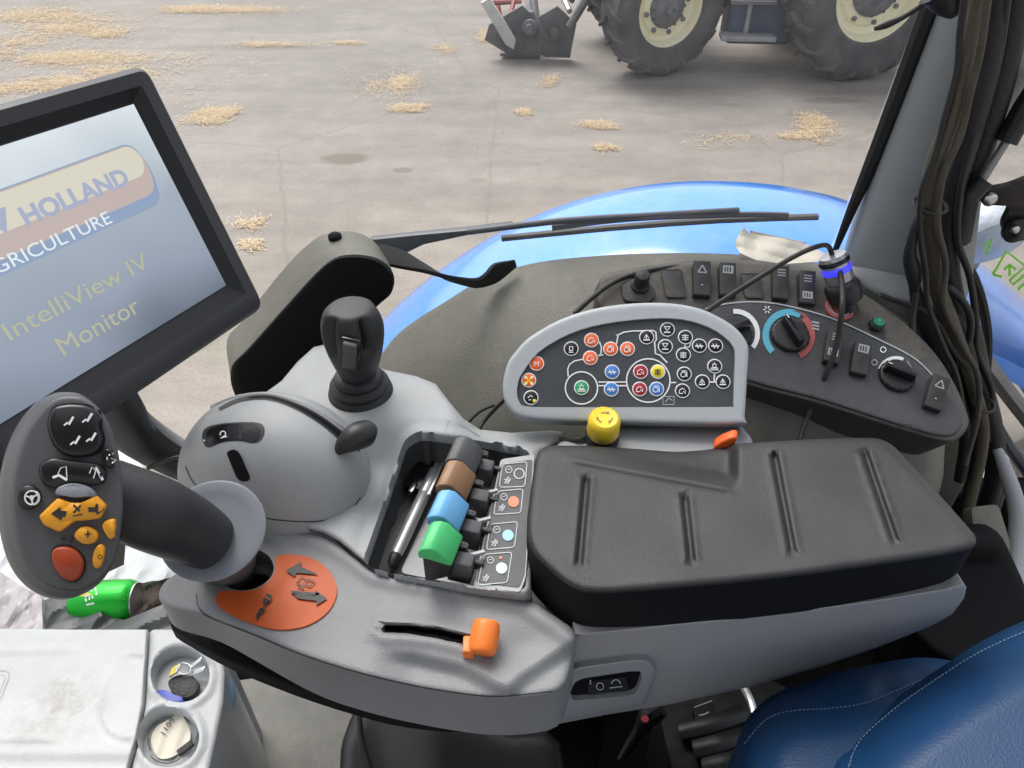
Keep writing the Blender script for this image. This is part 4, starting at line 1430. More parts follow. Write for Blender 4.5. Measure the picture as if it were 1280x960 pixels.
# ---- seat
SQ = Plane((0, .25, CAMZ - .60), (0, .12, .99))
seatR = thing('driver_seat', (.45, .15, CAMZ - 1.0), 'blue leather driver seat with pale stitching at the bottom right corner', 'seat')
cush = smooth_closed([(921, 1100), (921, 960), (926, 915), (945, 885), (975, 864), (1010, 852), (1050, 839), (1100, 829), (1150, 822), (1200, 828), (1300, 850), (1400, 1000), (1300, 1150), (1050, 1180)], 4)
def hc(x, y):
    h = .012 * math.sin((x - 900) / 90)
    d = poly_d(x, y, SEAM, False)
    return h - .006 * max(0, 1 - d / 7) + .006 * sstep(0, 45, d)
SEAM = smooth_open([Vector(p) for p in [(930, 925), (955, 896), (985, 884), (1040, 880), (1085, 872), (1150, 845)]], 5)
SEAM = [tuple(p) for p in SEAM]
mb = relief(cush, SQ, 'leather_blue', hc, 9, drop=.3, fr=60, fh=.05)
cs = Surf(mb)
mb.build('side_bolster', seatR, sharp=70)
def stitches(parent, path, surf, off, gap=5.2, ln=3.2):
    mb = MB()
    P = [Vector(p[:2]) for p in path]
    tot = 0
    for i in range(len(P) - 1):
        a, b = P[i], P[i + 1]
        L_ = (b - a).length
        while tot < L_:
            d = (b - a) / L_
            p0 = a + d * tot; p1 = p0 + d * ln
            q0 = surf.at(p0.x, p0.y, off); q1 = surf.at(p1.x, p1.y, off)
            if (q1 - q0).length < .02: mb.tube([q0, q1], .0005, 'stitch', n=5, smooth=1)
            tot += gap
        tot -= L_
    return mb.build('stitching', parent)
stitches(seatR, [(x + 1, y + 6) for x, y in SEAM], cs, .0006)
SB = Plane((.4, .2, CAMZ - .53), (-.15, .05, .98))
back_o = smooth_closed([(1000, 1250), (1010, 1080), (1030, 960), (1060, 925), (1110, 880), (1170, 838), (1230, 800), (1290, 772), (1380, 740), (1500, 760), (1560, 900), (1500, 1200), (1200, 1350)], 4)
SEAM2 = [tuple(p) for p in smooth_open([Vector(p) for p in [(1060, 1000), (1075, 940), (1120, 895), (1180, 852), (1240, 816), (1320, 784), (1400, 770)]], 5)]
def hb(x, y):
    d = poly_d(x, y, SEAM2, False)
    return -.006 * max(0, 1 - d / 7) + .012 * sstep(0, 60, d)
mb = relief(back_o, SB, 'leather_blue', hb, 10, drop=.3, fr=75, fh=.06)
bs = Surf(mb)
mb.build('backrest', seatR, sharp=70)
stitches(seatR, [(x - 5, y - 5) for x, y in SEAM2], bs, .0006)
mb = MB()
mb.box((.08, .12, CAMZ - .93), (.62, .3, .2), 'leather_blue')
mb.build('seat_cushion', seatR, bevel=.04, seg=4)

# ---- dark mechanisms under the armrest
R3 = thing('seat_suspension', at(880, 920, .95), 'black slotted seat base with levers in the shadow between armrest and seat', 'seat base')
mb = MB()
SU = H(.86)
mb.pprism([(820, 880), (880, 858), (960, 845), (990, 860), (960, 1010), (850, 1010)], SU, 0, -.12, 'seat_base')
mb.build('base_cover', R3, bevel=.006)
for (x0, y0, x1, y1) in ((850, 916, 930, 893), (868, 938, 928, 920), (880, 960, 930, 945)):
    mb = MB(); mb.tube([SU.at(x0, y0, .008), SU.at((x0 + x1) / 2, (y0 + y1) / 2 + 2, .016), SU.at(x1, y1, .008)], .012, 'black_plastic', n=10, flat=.7); mb.build('rib', R3)
mb = MB()
mb.pprism(round_poly([(866, 884), (892, 876), (897, 898), (871, 905)], 4), SU, .012, 0, 'seat_base')
mb.build('rocker_key', R3, bevel=.002)
mb = MB(); mb.stroke([(874, 894), (880, 893), (886, 890)], 1.6, SU, .0126, 'grey_mark'); mb.build('pictogram', R3)
mb = MB(); mb.stroke([(868, 884), (890, 876)], 1.2, SU, .0128, 'grey_mark'); mb.build('edge_line', R3)
mb = MB()
mb.tube([at(928, 856, .80), at(938, 876, .80), at(944, 900, .80)], .0045, 'steel', n=8); mb.build('link_rod', R3)
L3 = thing('seat_lever', at(800, 910, .85), 'black lever with a small red mark under the armrest socket', 'lever')
mb = MB()
mb.tube([at(826, 884, .80), at(812, 894, .81), at(800, 912, .83), at(786, 934, .85), at(774, 950, .86)], [.011, .012, .007, .006, .003], 'black_plastic', n=10)
mb.build('lever_arm', L3)
mb = MB(); mb.lathe(at(806, 900, .795), (0, 0, 1), [(.004, 0), (.004, .003)], 'key_red', n=10); mb.build('red_mark', L3)
# pale box beside the cooler and the black bracket under the console
mb = MB()
mb.pprism(round_poly([(286, 852), (330, 846), (440, 880), (600, 900), (560, 1100), (275, 1100)], 14), H(.98), 0, -.3, 'beige_panel')
tag(mb.build('floor_locker', bevel=.012, seg=3), 'stained beige grey box on the floor, between the white lid and the armrest', 'box')
R4 = thing('console_bracket', at(520, 930, .9), 'black curved bracket carrying the armrest above the floor box', 'bracket')
mb = MB()
mb = relief(smooth_closed([(425, 960), (432, 915), (455, 880), (520, 888), (600, 900), (640, 915), (700, 930), (690, 1100), (430, 1100)], 3), H(.78), 'black_plastic', lambda x, y: .02 * sstep(470, 560, x), 10, drop=.25, fr=14, fh=.012)
mb.build('bracket_plate', R4)
mb = MB(); mb.tube([at(449, 890, .765), at(452, 925, .765), at(462, 960, .765), at(475, 1000, .765)], .0028, 'rubber', n=8); mb.build('cable', R4)
mb = MB()
mb.pprism([(690, 985), (560, 975), (300, 1300), (1000, 1400), (930, 985)], H(.72), 0, -.1, 'leather_blue')
mb.build('seat_front', seatR, bevel=.02, seg=3)
# ================================================================ THE ARMREST CONSOLE
A = thing('armrest_console', at(640, 800, .60), 'grey moulded armrest console with black pad, storage tray, coloured valve levers and orange plate', 'armrest')

# --- lower front housing, its near side band and its black underside
HD = H(.506)
deck = [(199, 748), (204, 730), (222, 716), (250, 700), (280, 678), (318, 659), (348, 660), (380, 663), (404, 669), (424, 680), (447, 698), (470, 714), (500, 721), (550, 730), (602, 741), (655, 748), (690, 768), (719, 792), (714, 832), (700, 862), (660, 872), (610, 873), (560, 867), (500, 856), (430, 838), (370, 818), (310, 792), (262, 772), (215, 762)]
deck = smooth_closed(deck, 3)
hole = smooth_closed([(272, 712), (276, 698), (295, 688), (318, 686), (335, 694), (342, 708), (338, 722), (322, 734), (302, 738), (282, 732)], 3)
ridge = [(468, 806), (520, 812), (580, 826), (620, 848), (634, 854), (650, 838), (700, 806), (719, 794)]
slot = [(482, 786), (510, 787), (545, 791), (590, 802)]
def h_deck(x, y):
    h = 0.
    # raised arched ridge round the throttle slot
    d = seg_d(x, y, (520, 795), (600, 806))
    # crest line from the tray corner down to the point at (634,852)
    edge_d = poly_d(x, y, ridge, False)
    yr = ridge[0][1] - 9
    for i in range(len(ridge) - 1):
        if ridge[i][0] <= x <= ridge[i + 1][0]:
            yr = ridge[i][1] + (ridge[i + 1][1] - ridge[i][1]) * (x - ridge[i][0]) / (ridge[i + 1][0] - ridge[i][0])
    below = y > yr
    if x > 455:
        k = sstep(455, 520, x)
        h += (-.010 * sstep(0, 22, edge_d) * k) if below else (.0)
    # shallow scoop right of the lever
    h -= .006 * math.exp(-((x - 652) / 34) ** 2 - ((y - 812) / 26) ** 2)
    # lip along the upper seam
    ds = poly_d(x, y, SEAMTOP, False)
    h += .004 * (1 - sstep(6, 26, ds))
    # slot
    dsl = poly_d(x, y, slot, False)
    h += .004 * (1 - sstep(10, 26, dsl))
    h -= .013 * (1 - sstep(3.5, 7, dsl))
    # dish round the handle root
    dh = math.hypot((x - 308) / 1.15, y - 712)
    h -= .003 * (1 - sstep(34, 52, dh))
    return h
SEAMTOP = [(318, 659), (380, 663), (424, 680), (470, 714), (550, 730), (655, 748), (719, 792)]
def bot_deck(x, y, p):
    return p + Vector((0, 0, -(.028 + .026 * sstep(200, 420, x))))
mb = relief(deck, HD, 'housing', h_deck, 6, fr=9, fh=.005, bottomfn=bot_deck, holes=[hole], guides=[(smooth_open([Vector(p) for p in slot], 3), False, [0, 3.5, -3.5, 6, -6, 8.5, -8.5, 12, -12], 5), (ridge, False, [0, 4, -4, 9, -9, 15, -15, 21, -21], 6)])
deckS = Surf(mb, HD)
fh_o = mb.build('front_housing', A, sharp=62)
# parting line along the near edge and short line at the nose
mb = MB()
mb.stroke(smooth_open([Vector(p) for p in [(246, 742), (248, 758), (262, 771), (310, 790), (370, 815), (430, 835), (500, 853), (560, 864), (620, 870), (690, 864)]], 4), 1.3, deckS, .0006, 'dark_mark')
mb.build('parting_line', A)
mb = MB()
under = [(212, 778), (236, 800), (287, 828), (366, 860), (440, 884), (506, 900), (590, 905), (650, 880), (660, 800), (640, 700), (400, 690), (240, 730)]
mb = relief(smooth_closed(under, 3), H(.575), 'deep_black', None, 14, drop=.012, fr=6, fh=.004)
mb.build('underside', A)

# --- rear housing below the pad
p0 = at(718, 791, .511) + Vector((0, -.002, 0)); p1 = at(1206, 729, .505) + Vector((0, -.002, 0))
dd = (p1 - p0); dd.z = 0; dd.normalize()
RH = Plane(p0, (dd.y, -dd.x, -.05))
rear = [(719, 792), (800, 784), (900, 774), (1000, 763), (1100, 749), (1180, 736), (1203, 729), (1208, 734), (1205, 748), (1190, 768), (1165, 782), (1100, 808), (1030, 832), (940, 858), (830, 882), (760, 893), (692, 906), (694, 880), (699, 855), (712, 832)]
rear = resample([Vector(p) for p in rear], 14)
def h_rear(x, y):
    top = 792 - (x - 719) * .13
    h = 0
    if y - top < 12: h += .001 * (1 - sstep(0, 12, y - top))
    h -= .006 * sstep(830, 1050, x) * sstep(top + 30, top + 75, y)
    return h
mb = relief(rear, RH, 'rear_housing', h_rear, 9, drop=.13, dropvec=-RH.n, fr=4, fh=.002)
mb.build('rear_housing', A, sharp=60)

# --- socket in a raised frame
mb = MB()
so = round_poly([(694, 902), (697, 862), (706, 842), (722, 833), (790, 824), (808, 824), (819, 834), (818, 846), (806, 881)], 6)
si = round_poly([(716, 876), (712, 868), (718, 853), (728, 848), (788, 839), (801, 839), (803, 846), (796, 866), (786, 870)], 5)
def h_soc(x, y):
    return .0
mb = relief(so, Plane(RH.p + RH.n * .006, RH.n), 'silver_side', None, 6, drop=.012, dropvec=-RH.n, fr=4, fh=.0025, holes=[si])
mb.build('socket_frame', A, sharp=50)
mb = MB()
mb.mark(si, Plane(RH.p + RH.n * .0015, RH.n), 0, 'deep_black')
IP = Plane(RH.p + RH.n * .002, RH.n)
mb.pprism(round_poly([(735, 853), (783, 846), (786, 862), (735, 869)], 3), IP, .0015, 0, 'black_plastic')
mb.ring(770, 855, 6, 1.4, IP, .002, 'grey_mark', a0=180, a1=360); mb.stroke([(762, 860), (778, 858)], 1.4, IP, .002, 'grey_mark'); mb.ring(750, 858, 5, 1.2, IP, .002, 'grey_mark'); mb.stroke([(738, 850), (738, 856)], 1.5, IP, .002, 'grey_mark')
mb.build('socket', A)

# --- black pad
PD = H(.462)
pad = [(669, 575), (673, 563), (684, 557), (730, 557), (781, 560), (846, 565), (888, 562), (912, 555), (960, 552), (1015, 549), (1070, 547), (1100, 548), (1116, 556), (1150, 592), (1190, 636), (1219, 669), (1221, 679), (1212, 687), (1180, 694), (1100, 706), (1015, 718), (920, 729), (827, 737), (760, 742), (730, 741), (708, 731), (688, 714), (668, 694), (660, 677), (658, 655), (662, 620)]
pad = round_poly(pad, 12, 3)
grooves = [((733, 600), (724, 702)), ((856, 623), (864, 698)), ((968, 570), (990, 686)), ((1082, 569), (1117, 672))]
r0, r1 = (694, 568), (912, 609)
def h_pad(x, y):
    h = 0.
    for a, b in grooves:
        d = seg_d(x, y, a, b)
        h -= .0048 * (1 - sstep(1.0, 6.0, d))
        h += .0012 * max(0, 1 - abs(d - 8) / 3.5)
    # sloping cut-out above the diagonal ridge
    if 690 < x < 935:
        yl = r0[1] + (x - r0[0]) / (r1[0] - r0[0]) * (r1[1] - r0[1])
        up = yl - y
        kx = sstep(694, 905, x) * (1 - sstep(908, 926, x))
        h -= .017 * kx * sstep(0, 18, up)
        h += .0026 * math.exp(-((y - yl - 3) / 4) ** 2) * (1 - sstep(905, 922, x)) * sstep(694, 730, x)
    h += .0015 * math.sin((x - 650) / 570 * PI)
    h += .0006 * math.sin(x * .035 + 1) * math.sin(y * .05)
    return h
mb = relief(pad, PD, 'pad', h_pad, 4.5, fr=11, fh=.007, drop=.048, sidemat='pad_side_shaded', guides=[(list(g_), False, [0, 2, -2, 4, -4, 6.5, -6.5, 9, -9], 5) for g_ in grooves] + [([r0, r1], False, [0, 3, -3, 6, -6, 10, -10, 15, -15], 6), ([(917, 556), (917, 606)], False, [0, 4, -4, 8, -8], 5)])
padS = Surf(mb)
mb.build('arm_pad', A, sharp=75)
mb = MB()
mb.stroke([(1080, 548), (1104, 549), (1120, 558), (1221, 668)], .9, padS, .0002, 'grey_mark')

# --- upper silver shell
HU = H(.494)
shell = [(232, 640), (226, 615), (232, 585), (250, 545), (285, 508), (330, 492), (352, 476), (372, 452), (392, 434), (412, 429), (440, 440), (480, 462), (520, 470), (545, 480), (560, 500), (580, 524), (600, 537), (640, 541), (690, 538), (702, 540), (704, 550), (690, 556), (676, 566), (668, 600), (664, 660), (664, 742), (655, 747), (602, 739), (550, 728), (500, 719), (470, 712), (447, 696), (424, 677), (404, 666), (380, 660), (348, 657), (318, 655), (270, 655)]
shell = resample([Vector(p) for p in shell], 9)
tray_o = round_poly([(457, 700), (478, 640), (508, 551), (524, 541), (560, 545), (600, 551), (663, 563), (660, 640), (657, 738), (600, 733), (540, 725), (490, 717), (462, 709)], 9)
def h_shell(x, y):
    h = 0.
    # raised deck behind, where the joystick stands
    back = sstep(590, 520, y) * (1 - sstep(560, 620, x))
    h += .022 * back
    h += .007 * math.exp(-((x - 452) / 62) ** 2 - ((y - 497) / 34) ** 2)
    # valley between dome and tray
    h -= .010 * math.exp(-((x - 475) / 28) ** 2) * sstep(560, 640, y) * (1 - sstep(690, 715, y))
    # raised lip round the tray
    dt = poly_d(x, y, tray_o)
    if not inside(x, y, tray_o): h += .004 * (1 - sstep(2, 14, dt))
    # far strip sinks slightly
    h -= .004 * sstep(600, 650, x) * sstep(560, 545, y)
    return h
mb = relief(shell, HU, 'silver', h_shell, 6, fr=8, fh=.006, drop=.05, holes=[tray_o], guides=[(tray_o, True, [3, -3, 6, -6, 10, -10, 14, -14], 5)], bottomfn=lambda x, y, p: (p + Vector((0, 0, -.009)) if poly_d(x, y, tray_o) < 1.3 else Vector((p.x, p.y, CAMZ - .545))))
shS = Surf(mb, HU)
mb.build('upper_shell', A, sharp=62)
mb = MB()
mb.stroke(resample([Vector(p) for p in SEAMTOP[:-1]], 8)[:46], 2.0, deckS, .0012, 'dark_mark') if False else mb.stroke(smooth_open([Vector(p) for p in [(318, 657), (350, 658), (380, 661), (404, 667), (424, 678.5), (447, 697), (470, 713), (500, 720), (550, 729), (602, 740), (655, 747.5)]], 4), 2.2, H(.5005), 0, 'deep_black')
mb.build('seam_gasket', A)

# --- storage tray
TR = H(.535)
mb = MB()
tr_in = shrink(tray_o, (560, 640), 1.02)
mb = relief(resample([Vector(p) for p in tray_o], 8), TR, 'tray_black', lambda x, y: 0., 9)
mb.v = [v for v in mb.v]
tray_r = resample([Vector(p) for p in tray_o], 6)
top = [HU.at(p[0], p[1], h_shell(p[0], p[1]) - .005) for p in tray_r]; tcn = sum(top, Vector()) / len(top); top = [Vector((tcn.x + (q.x - tcn.x) * 1.006, tcn.y + (q.y - tcn.y) * 1.006, q.z)) for q in top]; bot = [Vector((q.x, q.y, CAMZ - .535)) for q in top]
mb = MB()
c0_ = sum(bot, Vector()) / len(bot)
mid = [Vector((q.x, q.y, CAMZ - .524)) for q in top]
bot2 = [c0_ + (b - c0_) * .93 for b in bot]
mb.loft([top, mid, bot2], 'tray_black', cap0=False, cap1=True)
mb.build('storage_tray', A, sharp=65)
mb = MB()   # lighter lining plate in the tray floor
FLR = H(.5335)
mb.pprism(round_poly([(500, 716), (548, 612), (570, 560), (600, 570), (600, 735)], 8), FLR, .001, -.0008, 'rear_housing')
mb.build('tray_mat', A)

# --- label plate beside the levers, four cells with pictograms
LPp = Plane(at(640, 650, .492), (-.18, .0, .98))
lab = round_poly([(626, 574), (668, 568), (663, 640), (657, 722), (650, 740), (592, 733)], 4)
mb = MB()
mb.pprism(lab, LPp, .002, -.006, 'silver_side')
mb.pprism(shrink(lab, (635, 655), .93), LPp, .0026, .0, 'label_grey')
cells = [((628, 580), (659, 577), (656, 608), (624, 609), 'grey', (649, 592)), ((622, 614), (654, 611), (651, 641), (617, 643), 'terracotta', (642, 627)), ((613, 655), (647, 652), (643, 684), (608, 687), 'light_blue', (635, 669)), ((605, 693), (640, 690), (634, 728), (597, 731), 'pale_green', (627, 710))]
for a, b, c, d, m_, dot in cells:
    mb.stroke(round_poly([a, b, c, d], 4, 3), 1.2, LPp, .0032, 'grey_mark', closed=True)
    if m_ == 'grey':
        mb.ring(dot[0], dot[1], 7, 1.6, LPp, .0032, 'grey_mark')
    else:
        mb.disc(dot[0], dot[1], 7, LPp, .0032, m_)
    lx, ly = (a[0] + 8, a[1] + 7)
    mb.ring(lx, ly, 4.5, 1, LPp, .0032, 'grey_mark')
    mb.stroke([(lx - 2, ly), (lx + 2, ly - 1)], 1.1, LPp, .0032, 'grey_mark')
    bx, by = (d[0] + 10, d[1] - 9)
    mb.stroke([(bx - 3, by + 4), (bx + 2, by - 4)], 1.8, LPp, .0032, 'grey_mark')
    mb.stroke([(bx + 0, by + 5), (bx + 4, by - 2)], 1.8, LPp, .0032, 'grey_mark')
    mb.stroke([(bx - 4, by - 1), (bx + 4, by + 1)], 1.2, LPp, .0032, 'grey_mark')
mb.disc(626, 697, 1.8, LPp, .0032, 'orange_bright')
mb.build('label_plate', A, sharp=30)

# --- four coloured valve levers: bent paddles on black blades
def paddle(tlx, tly, m_, label, dzt=.452):
    # upper edge left, ridge, right end; swept towards the seat
    K = H(dzt)
    a0 = K.at(tlx, tly)
    sc = .018
    # profile in X / Z
    prof = [(-.001, -.010), (-.001, -.003), (.002, .0), (.008, .0005), (.013, -.002), (.0225, -.016), (.0235, -.019), (.0215, -.020)]
    sweep = Vector((-.0075, -.0245, -.003))
    pr = [a0 + Vector((x, 0, z)) for x, z in prof]
    V_ = thing_part('valve_lever', A, a0, label)
    mb = MB()
    outer = pr
    inner = [a0 + Vector((.0015 + x * .9, 0, z - .0025)) for x, z in prof][::-1]
    n_ = len(prof)
    mb = MB()
    mb.prism([a0 + Vector((x, 0, z)) for x, z in prof] + [a0 + Vector((.006, 0, -.012))], sweep, m_)
    mb.build('cap', V_, bevel=.0012, seg=2, sharp=50)
    mb = MB()
    q = Vector((.002, -.001, -.003))
    mb.prism([a0 + q + Vector((x, .002, z)) for x, z in [(0, -.002), (.0105, -.003), (.0205, -.018), (.020, -.030), (.004, -.036), (.0, -.036)]], sweep * 1.02, 'black_gloss')
    mb.build('blade', V_, bevel=.0012)
def thing_part(name, parent, loc, label=None):
    o = bpy.data.objects.new(name, None); o.empty_display_size = .02
    COL.objects.link(o); o.parent = parent; o.location = Vector(loc) - wloc(parent)
    if label: o['label'] = label
    return o
paddle(570, 545, 'tray_black', 'black valve lever')
paddle(559, 575, 'brown_lever', 'brown valve lever')
paddle(549, 612, 'blue_lever', 'light blue valve lever')
paddle(539, 651, 'green_lever', 'green valve lever')
for (x, y) in ((604, 590), (598, 628), (588, 667), (578, 708)):
    c = at(x, y, .492)
    mb = MB()
    mb.box(c, (.019, .016, .022), 'tray_black', X=(.97, -.15, -.15), Y=(.2, .97, 0), taper=.8)
    mb.box(c + Vector((-.002, .0115, .004)), (.014, .008, .02), 'black_plastic', X=(.97, -.15, -.2), Y=(.2, .97, 0), taper=.7)
    mb.box(c + Vector((.012, .003, -.002)), (.008, .004, .010), 'black_plastic', X=(.97, -.15, -.2), Y=(.2, .97, 0))
    mb.build('lever_detent', A, bevel=.0018)
for (x, y) in ((614, 615), (605, 650), (597, 692)):
    c = at(x, y, .487)
    mb = MB(); mb.box(c, (.011, .0025, .003), 'white_grey', X=(.95, .3, 0), Y=(-.3, .95, 0)); mb.build('pointer_tab', A)

# --- gear dome with its window, slot and creeper lever
DC = Vector(at(345, 600, .50))
DX = Vector((1, -.14, 0)).normalized(); DY = Vector((.14, 1, 0)).normalized()
mb = MB()
rings = []
nn_ = 48
for i in range(19):
    t = (PI / 2) * i / 18
    rr = math.cos(t) ** .92; zz = math.sin(t)
    ring = []
    for j in range(nn_):
        a = 2 * PI * j / nn_
        ca, sa = math.cos(a), math.sin(a)
        ex = .083 * (abs(ca) ** .88) * (1 if ca > 0 else -1) * rr
        ey = (.068 if sa > 0 else .058) * (abs(sa) ** .95) * (1 if sa > 0 else -1) * rr
        hz = .086 * zz * (1 - .0 * (ex / .083))
        ring.append(DC + DX * ex + DY * ey + Vector((0, 0, hz - .004)))
    rings.append(ring)
mb.loft([[p + Vector((0, 0, -.03)) for p in rings[0]]] + rings, 'silver_dome' if 'silver_dome' in MATS else 'silver', cap0=False)
dome = Surf(mb, HU)
mb.build('gear_dome', A, sharp=80)
mb = MB()
c1 = smooth_open([Vector(p) for p in [(274, 512), (300, 500), (335, 497), (370, 508), (402, 526), (428, 546)]], 6)
def taper_stroke(mb, P, w0, w1, surf, off, m_):
    n_ = len(P)
    for i in range(n_ - 1):
        w = w0 + (w1 - w0) * i / n_
        mb.stroke([P[i], P[i + 1] + (P[i + 1] - P[i]) * .05], w, surf, off + i * 1e-6, m_)
def band(P, w0, w1):
    n_ = len(P); up_ = []; lo_ = []
    for i, p in enumerate(P):
        d = (P[min(i + 1, n_ - 1)] - P[max(i - 1, 0)]).normalized(); q = Vector((-d.y, d.x)) * (w0 + (w1 - w0) * i / (n_ - 1)) / 2
        up_.append(p - q); lo_.append(p + q)
    return up_ + lo_[::-1]
relief(band(c1, 4, 11), dome, 'grip', lambda x, y: .0004, 3.5, mb=mb)
relief(band(c1[8:], 1.5, 6), dome, 'deep_black', lambda x, y: .0007, 3, mb=mb)
rdg = smooth_open([Vector(p) for p in [(266, 508), (298, 495.5), (336, 492.5), (374, 502), (408, 520), (436, 540)]], 3)
mb.build('lever_slot', A, sharp=180)
mb = MB()
mb.tube([dome.at(p.x, p.y, -.0012) for p in rdg], .0028, 'silver', n=10, smooth=1)
mb.build('dome_rib', A)
mb = MB()
mb.stroke(smooth_open([Vector(p) for p in [(232, 583), (243, 604), (270, 625), (305, 641), (350, 650), (400, 651), (435, 640), (450, 622)]], 6), 1.2, dome, .0004, 'dark_mark')
mb.build('dome_seam', A, sharp=180)
mb = MB()
wn = smooth_closed([(253, 545), (258, 535), (275, 530), (300, 528), (324, 529), (331, 537), (328, 548), (318, 554), (300, 551), (278, 553), (262, 559), (256, 556)], 3)
relief(wn, dome, 'grip', lambda x, y: .0004, 5, mb=mb)
relief(shrink(wn, (292, 542), .86), dome, 'black_gloss', lambda x, y: .0008, 5, mb=mb)
mb.ring(280, 543, 4, 1.4, dome, .0014, 'white_mark', a0=-210, a1=100); mb.stroke([(277, 548), (285, 546)], 1.3, dome, .0014, 'white_mark')
mb.mark([(300, 533), (303, 533), (303, 549), (300, 549)], dome, .0013, 'grip')
mb.disc(257, 551, 1.2, dome, .0014, 'white_mark', n=8)
mb.build('dial_window', A, sharp=180)
mb = MB()
sl = round_poly([(283, 565), (293, 561), (300, 566), (313, 596), (311, 601), (302, 602), (296, 597)], 4)
relief(sl, dome, 'deep_black', lambda x, y: .0005, 5, mb=mb)
mb.stroke([(299, 563), (305, 572), (317, 600)], 2.2, dome, .0012, 'silver_side')
mb.build('thumb_slot', A, sharp=180)
mb = MB()
kc = dome.at(441, 553)
mb.tube([kc + Vector((0, 0, -.01)), kc + Vector((0, 0, .008))], .005, 'black_plastic', smooth=1)
kk = at(444, 551, .447)
X1 = Vector((.8, .55, -.1)).normalized()
mb.tube([kk - X1 * .017 + Vector((0, 0, -.006)), kk - X1 * .009, kk + X1 * .002 + Vector((0, 0, .004)), kk + X1 * .012 + Vector((.0, .002, .002)), kk + X1 * .016 + Vector((0, .002, -.001))], [.003, .0085, .0115, .0105, .004], 'black_plastic', n=16)
o = mb.build('dome_lever', A, sharp=60)
o['label'] = 'black hooked lever knob at the right end of the dome slot'

# --- orange plate with arrows round the handle root
mb = MB()
op = [(344, 697), (360, 693), (385, 696), (404, 706), (418, 724), (421, 742), (412, 762), (392, 778), (366, 786), (336, 785), (300, 773), (274, 758), (270, 747), (278, 738), (300, 739), (322, 736), (338, 724), (344, 712)]
op = smooth_closed(op, 4)
mb.mark(op, deckS, .0007, 'orange_plate') if False else None
OPL = H(.5045)
mb = relief(op, OPL, 'orange_plate', lambda x, y: h_deck(x, y) * .6, 8, drop=.003)
def arrow(mb, pts, m_='dark_mark', off=.0015):
    mb.mark(pts, OPL, off, m_)
arrow(mb, [(357, 713), (377, 702), (375, 708), (399, 718), (370, 716), (369, 721)])
arrow(mb, [(366, 741), (395, 745), (394, 738), (409, 748), (395, 757), (396, 751), (372, 748)])
arrow(mb, [(364, 738), (399, 741), (398, 744), (364, 742)])
mb.stroke([(371, 728), (377, 721), (384, 726), (378, 733), (371, 728)], 1.4, OPL, .0015, 'dark_mark')
mb.stroke([(384, 724), (394, 727), (388, 733), (382, 731)], 1.6, OPL, .0015, 'dark_mark')
mb.stroke([(372, 733), (380, 736)], 1.4, OPL, .0015, 'dark_mark')
arrow(mb, [(328, 750), (334, 742), (340, 744), (339, 751), (332, 756)])
mb.stroke([(331, 745), (338, 750)], 1.5, OPL, .0017, 'orange_plate')
mb.stroke([(326, 763), (336, 752)], 1.6, OPL, .0015, 'dark_mark')
arrow(mb, [(320, 770), (325, 760), (333, 762), (326, 768), (322, 776)])
mb.build('orange_plate', A, sharp=30)
mb = MB()
mb.mark(hole, H(.545), 0, 'deep_black')
mb.build('handle_well', A)
# small embossed lines on the shell strip
mb = MB()
mb.stroke(round_poly([(560, 526), (578, 532), (600, 545), (556, 541)], 2), .8, shS, .0004, 'silver_side', closed=True)
mb.build('embossed_mark', A)

# --- orange throttle lever in the slot
mb = MB()
tc_ = at(606, 797, .502)
mb.tube([at(592, 810, .512), tc_ + Vector((-.004, -.006, -.008))], .006, 'black_plastic', smooth=1)
mb.build('throttle_stem', A)
mb = MB()
ax_ = Vector((.14, -.66, .12)).normalized()
ax_ = (at(602, 818, .5) - at(609, 776, .492)).normalized()
p_ = at(609, 776, .492)
L_ = (at(602, 818, .5) - p_).length
mb.lathe(p_, ax_, [(.0001, 0), (.0082, .0), (.0098, .0018), (.0104, .006), (.0104, L_ - .006), (.0098, L_ - .0015), (.008, L_), (.0001, L_)], 'orange', n=28)
mb.box(p_ + ax_ * L_ * .72 + Vector((-.0105, 0, -.003)), (.008, .013, .010), 'orange')
o = mb.build('throttle_knob', A, bevel=.0012, sharp=40)
o['label'] = 'orange barrel knob of the hand throttle'
mb = MB()
relief(round_poly([(480, 783), (512, 784), (548, 789), (596, 801), (592, 808), (545, 798), (510, 792), (481, 790)], 2), deckS, 'deep_black', lambda x, y: .0012, 4, mb=mb)
mb.build('throttle_slot', A)

# --- mount block behind the pad, yellow push knob and orange toggle
mb = MB()
mt = round_poly([(690, 566), (700, 552), (730, 545), (760, 533), (925, 531), (940, 548), (944, 570), (800, 580)], 5)
mb = relief(mt, H(.488), 'silver_side', None, 9, drop=.06, fr=6, fh=.004)
mb.build('panel_mount', A, sharp=50)
mb = MB()
mb.tube([at(700, 548, .492), at(722, 550, .485), at(734, 545, .485)], .002, 'dark_mark', n=6)
mb.build('mount_catch', A)
yk = thing_part('push_knob', A, at(752, 552, .485), 'yellow push knob on a black collar behind the pad')
mb = MB()
yb = at(752, 549, .487)
yd = Vector((.0, -.18, .98)).normalized()
mb.lathe(yb, yd, [(.015, -.004), (.0155, .006), (.013, .010), (.0125, .012)], 'black_plastic', n=26)
mb.build('collar', yk)
mb = MB()
mb.lathe(yb + yd * .010, yd, [(.0132, 0), (.0146, .003), (.0142, .017), (.0134, .0205), (.011, .0225), (.0095, .0222), (.0001, .0222)], 'yellow', n=32)
YP = Plane(yb + yd * .0326, yd)
ccx, ccy, _ = proj(yb + yd * .0326)
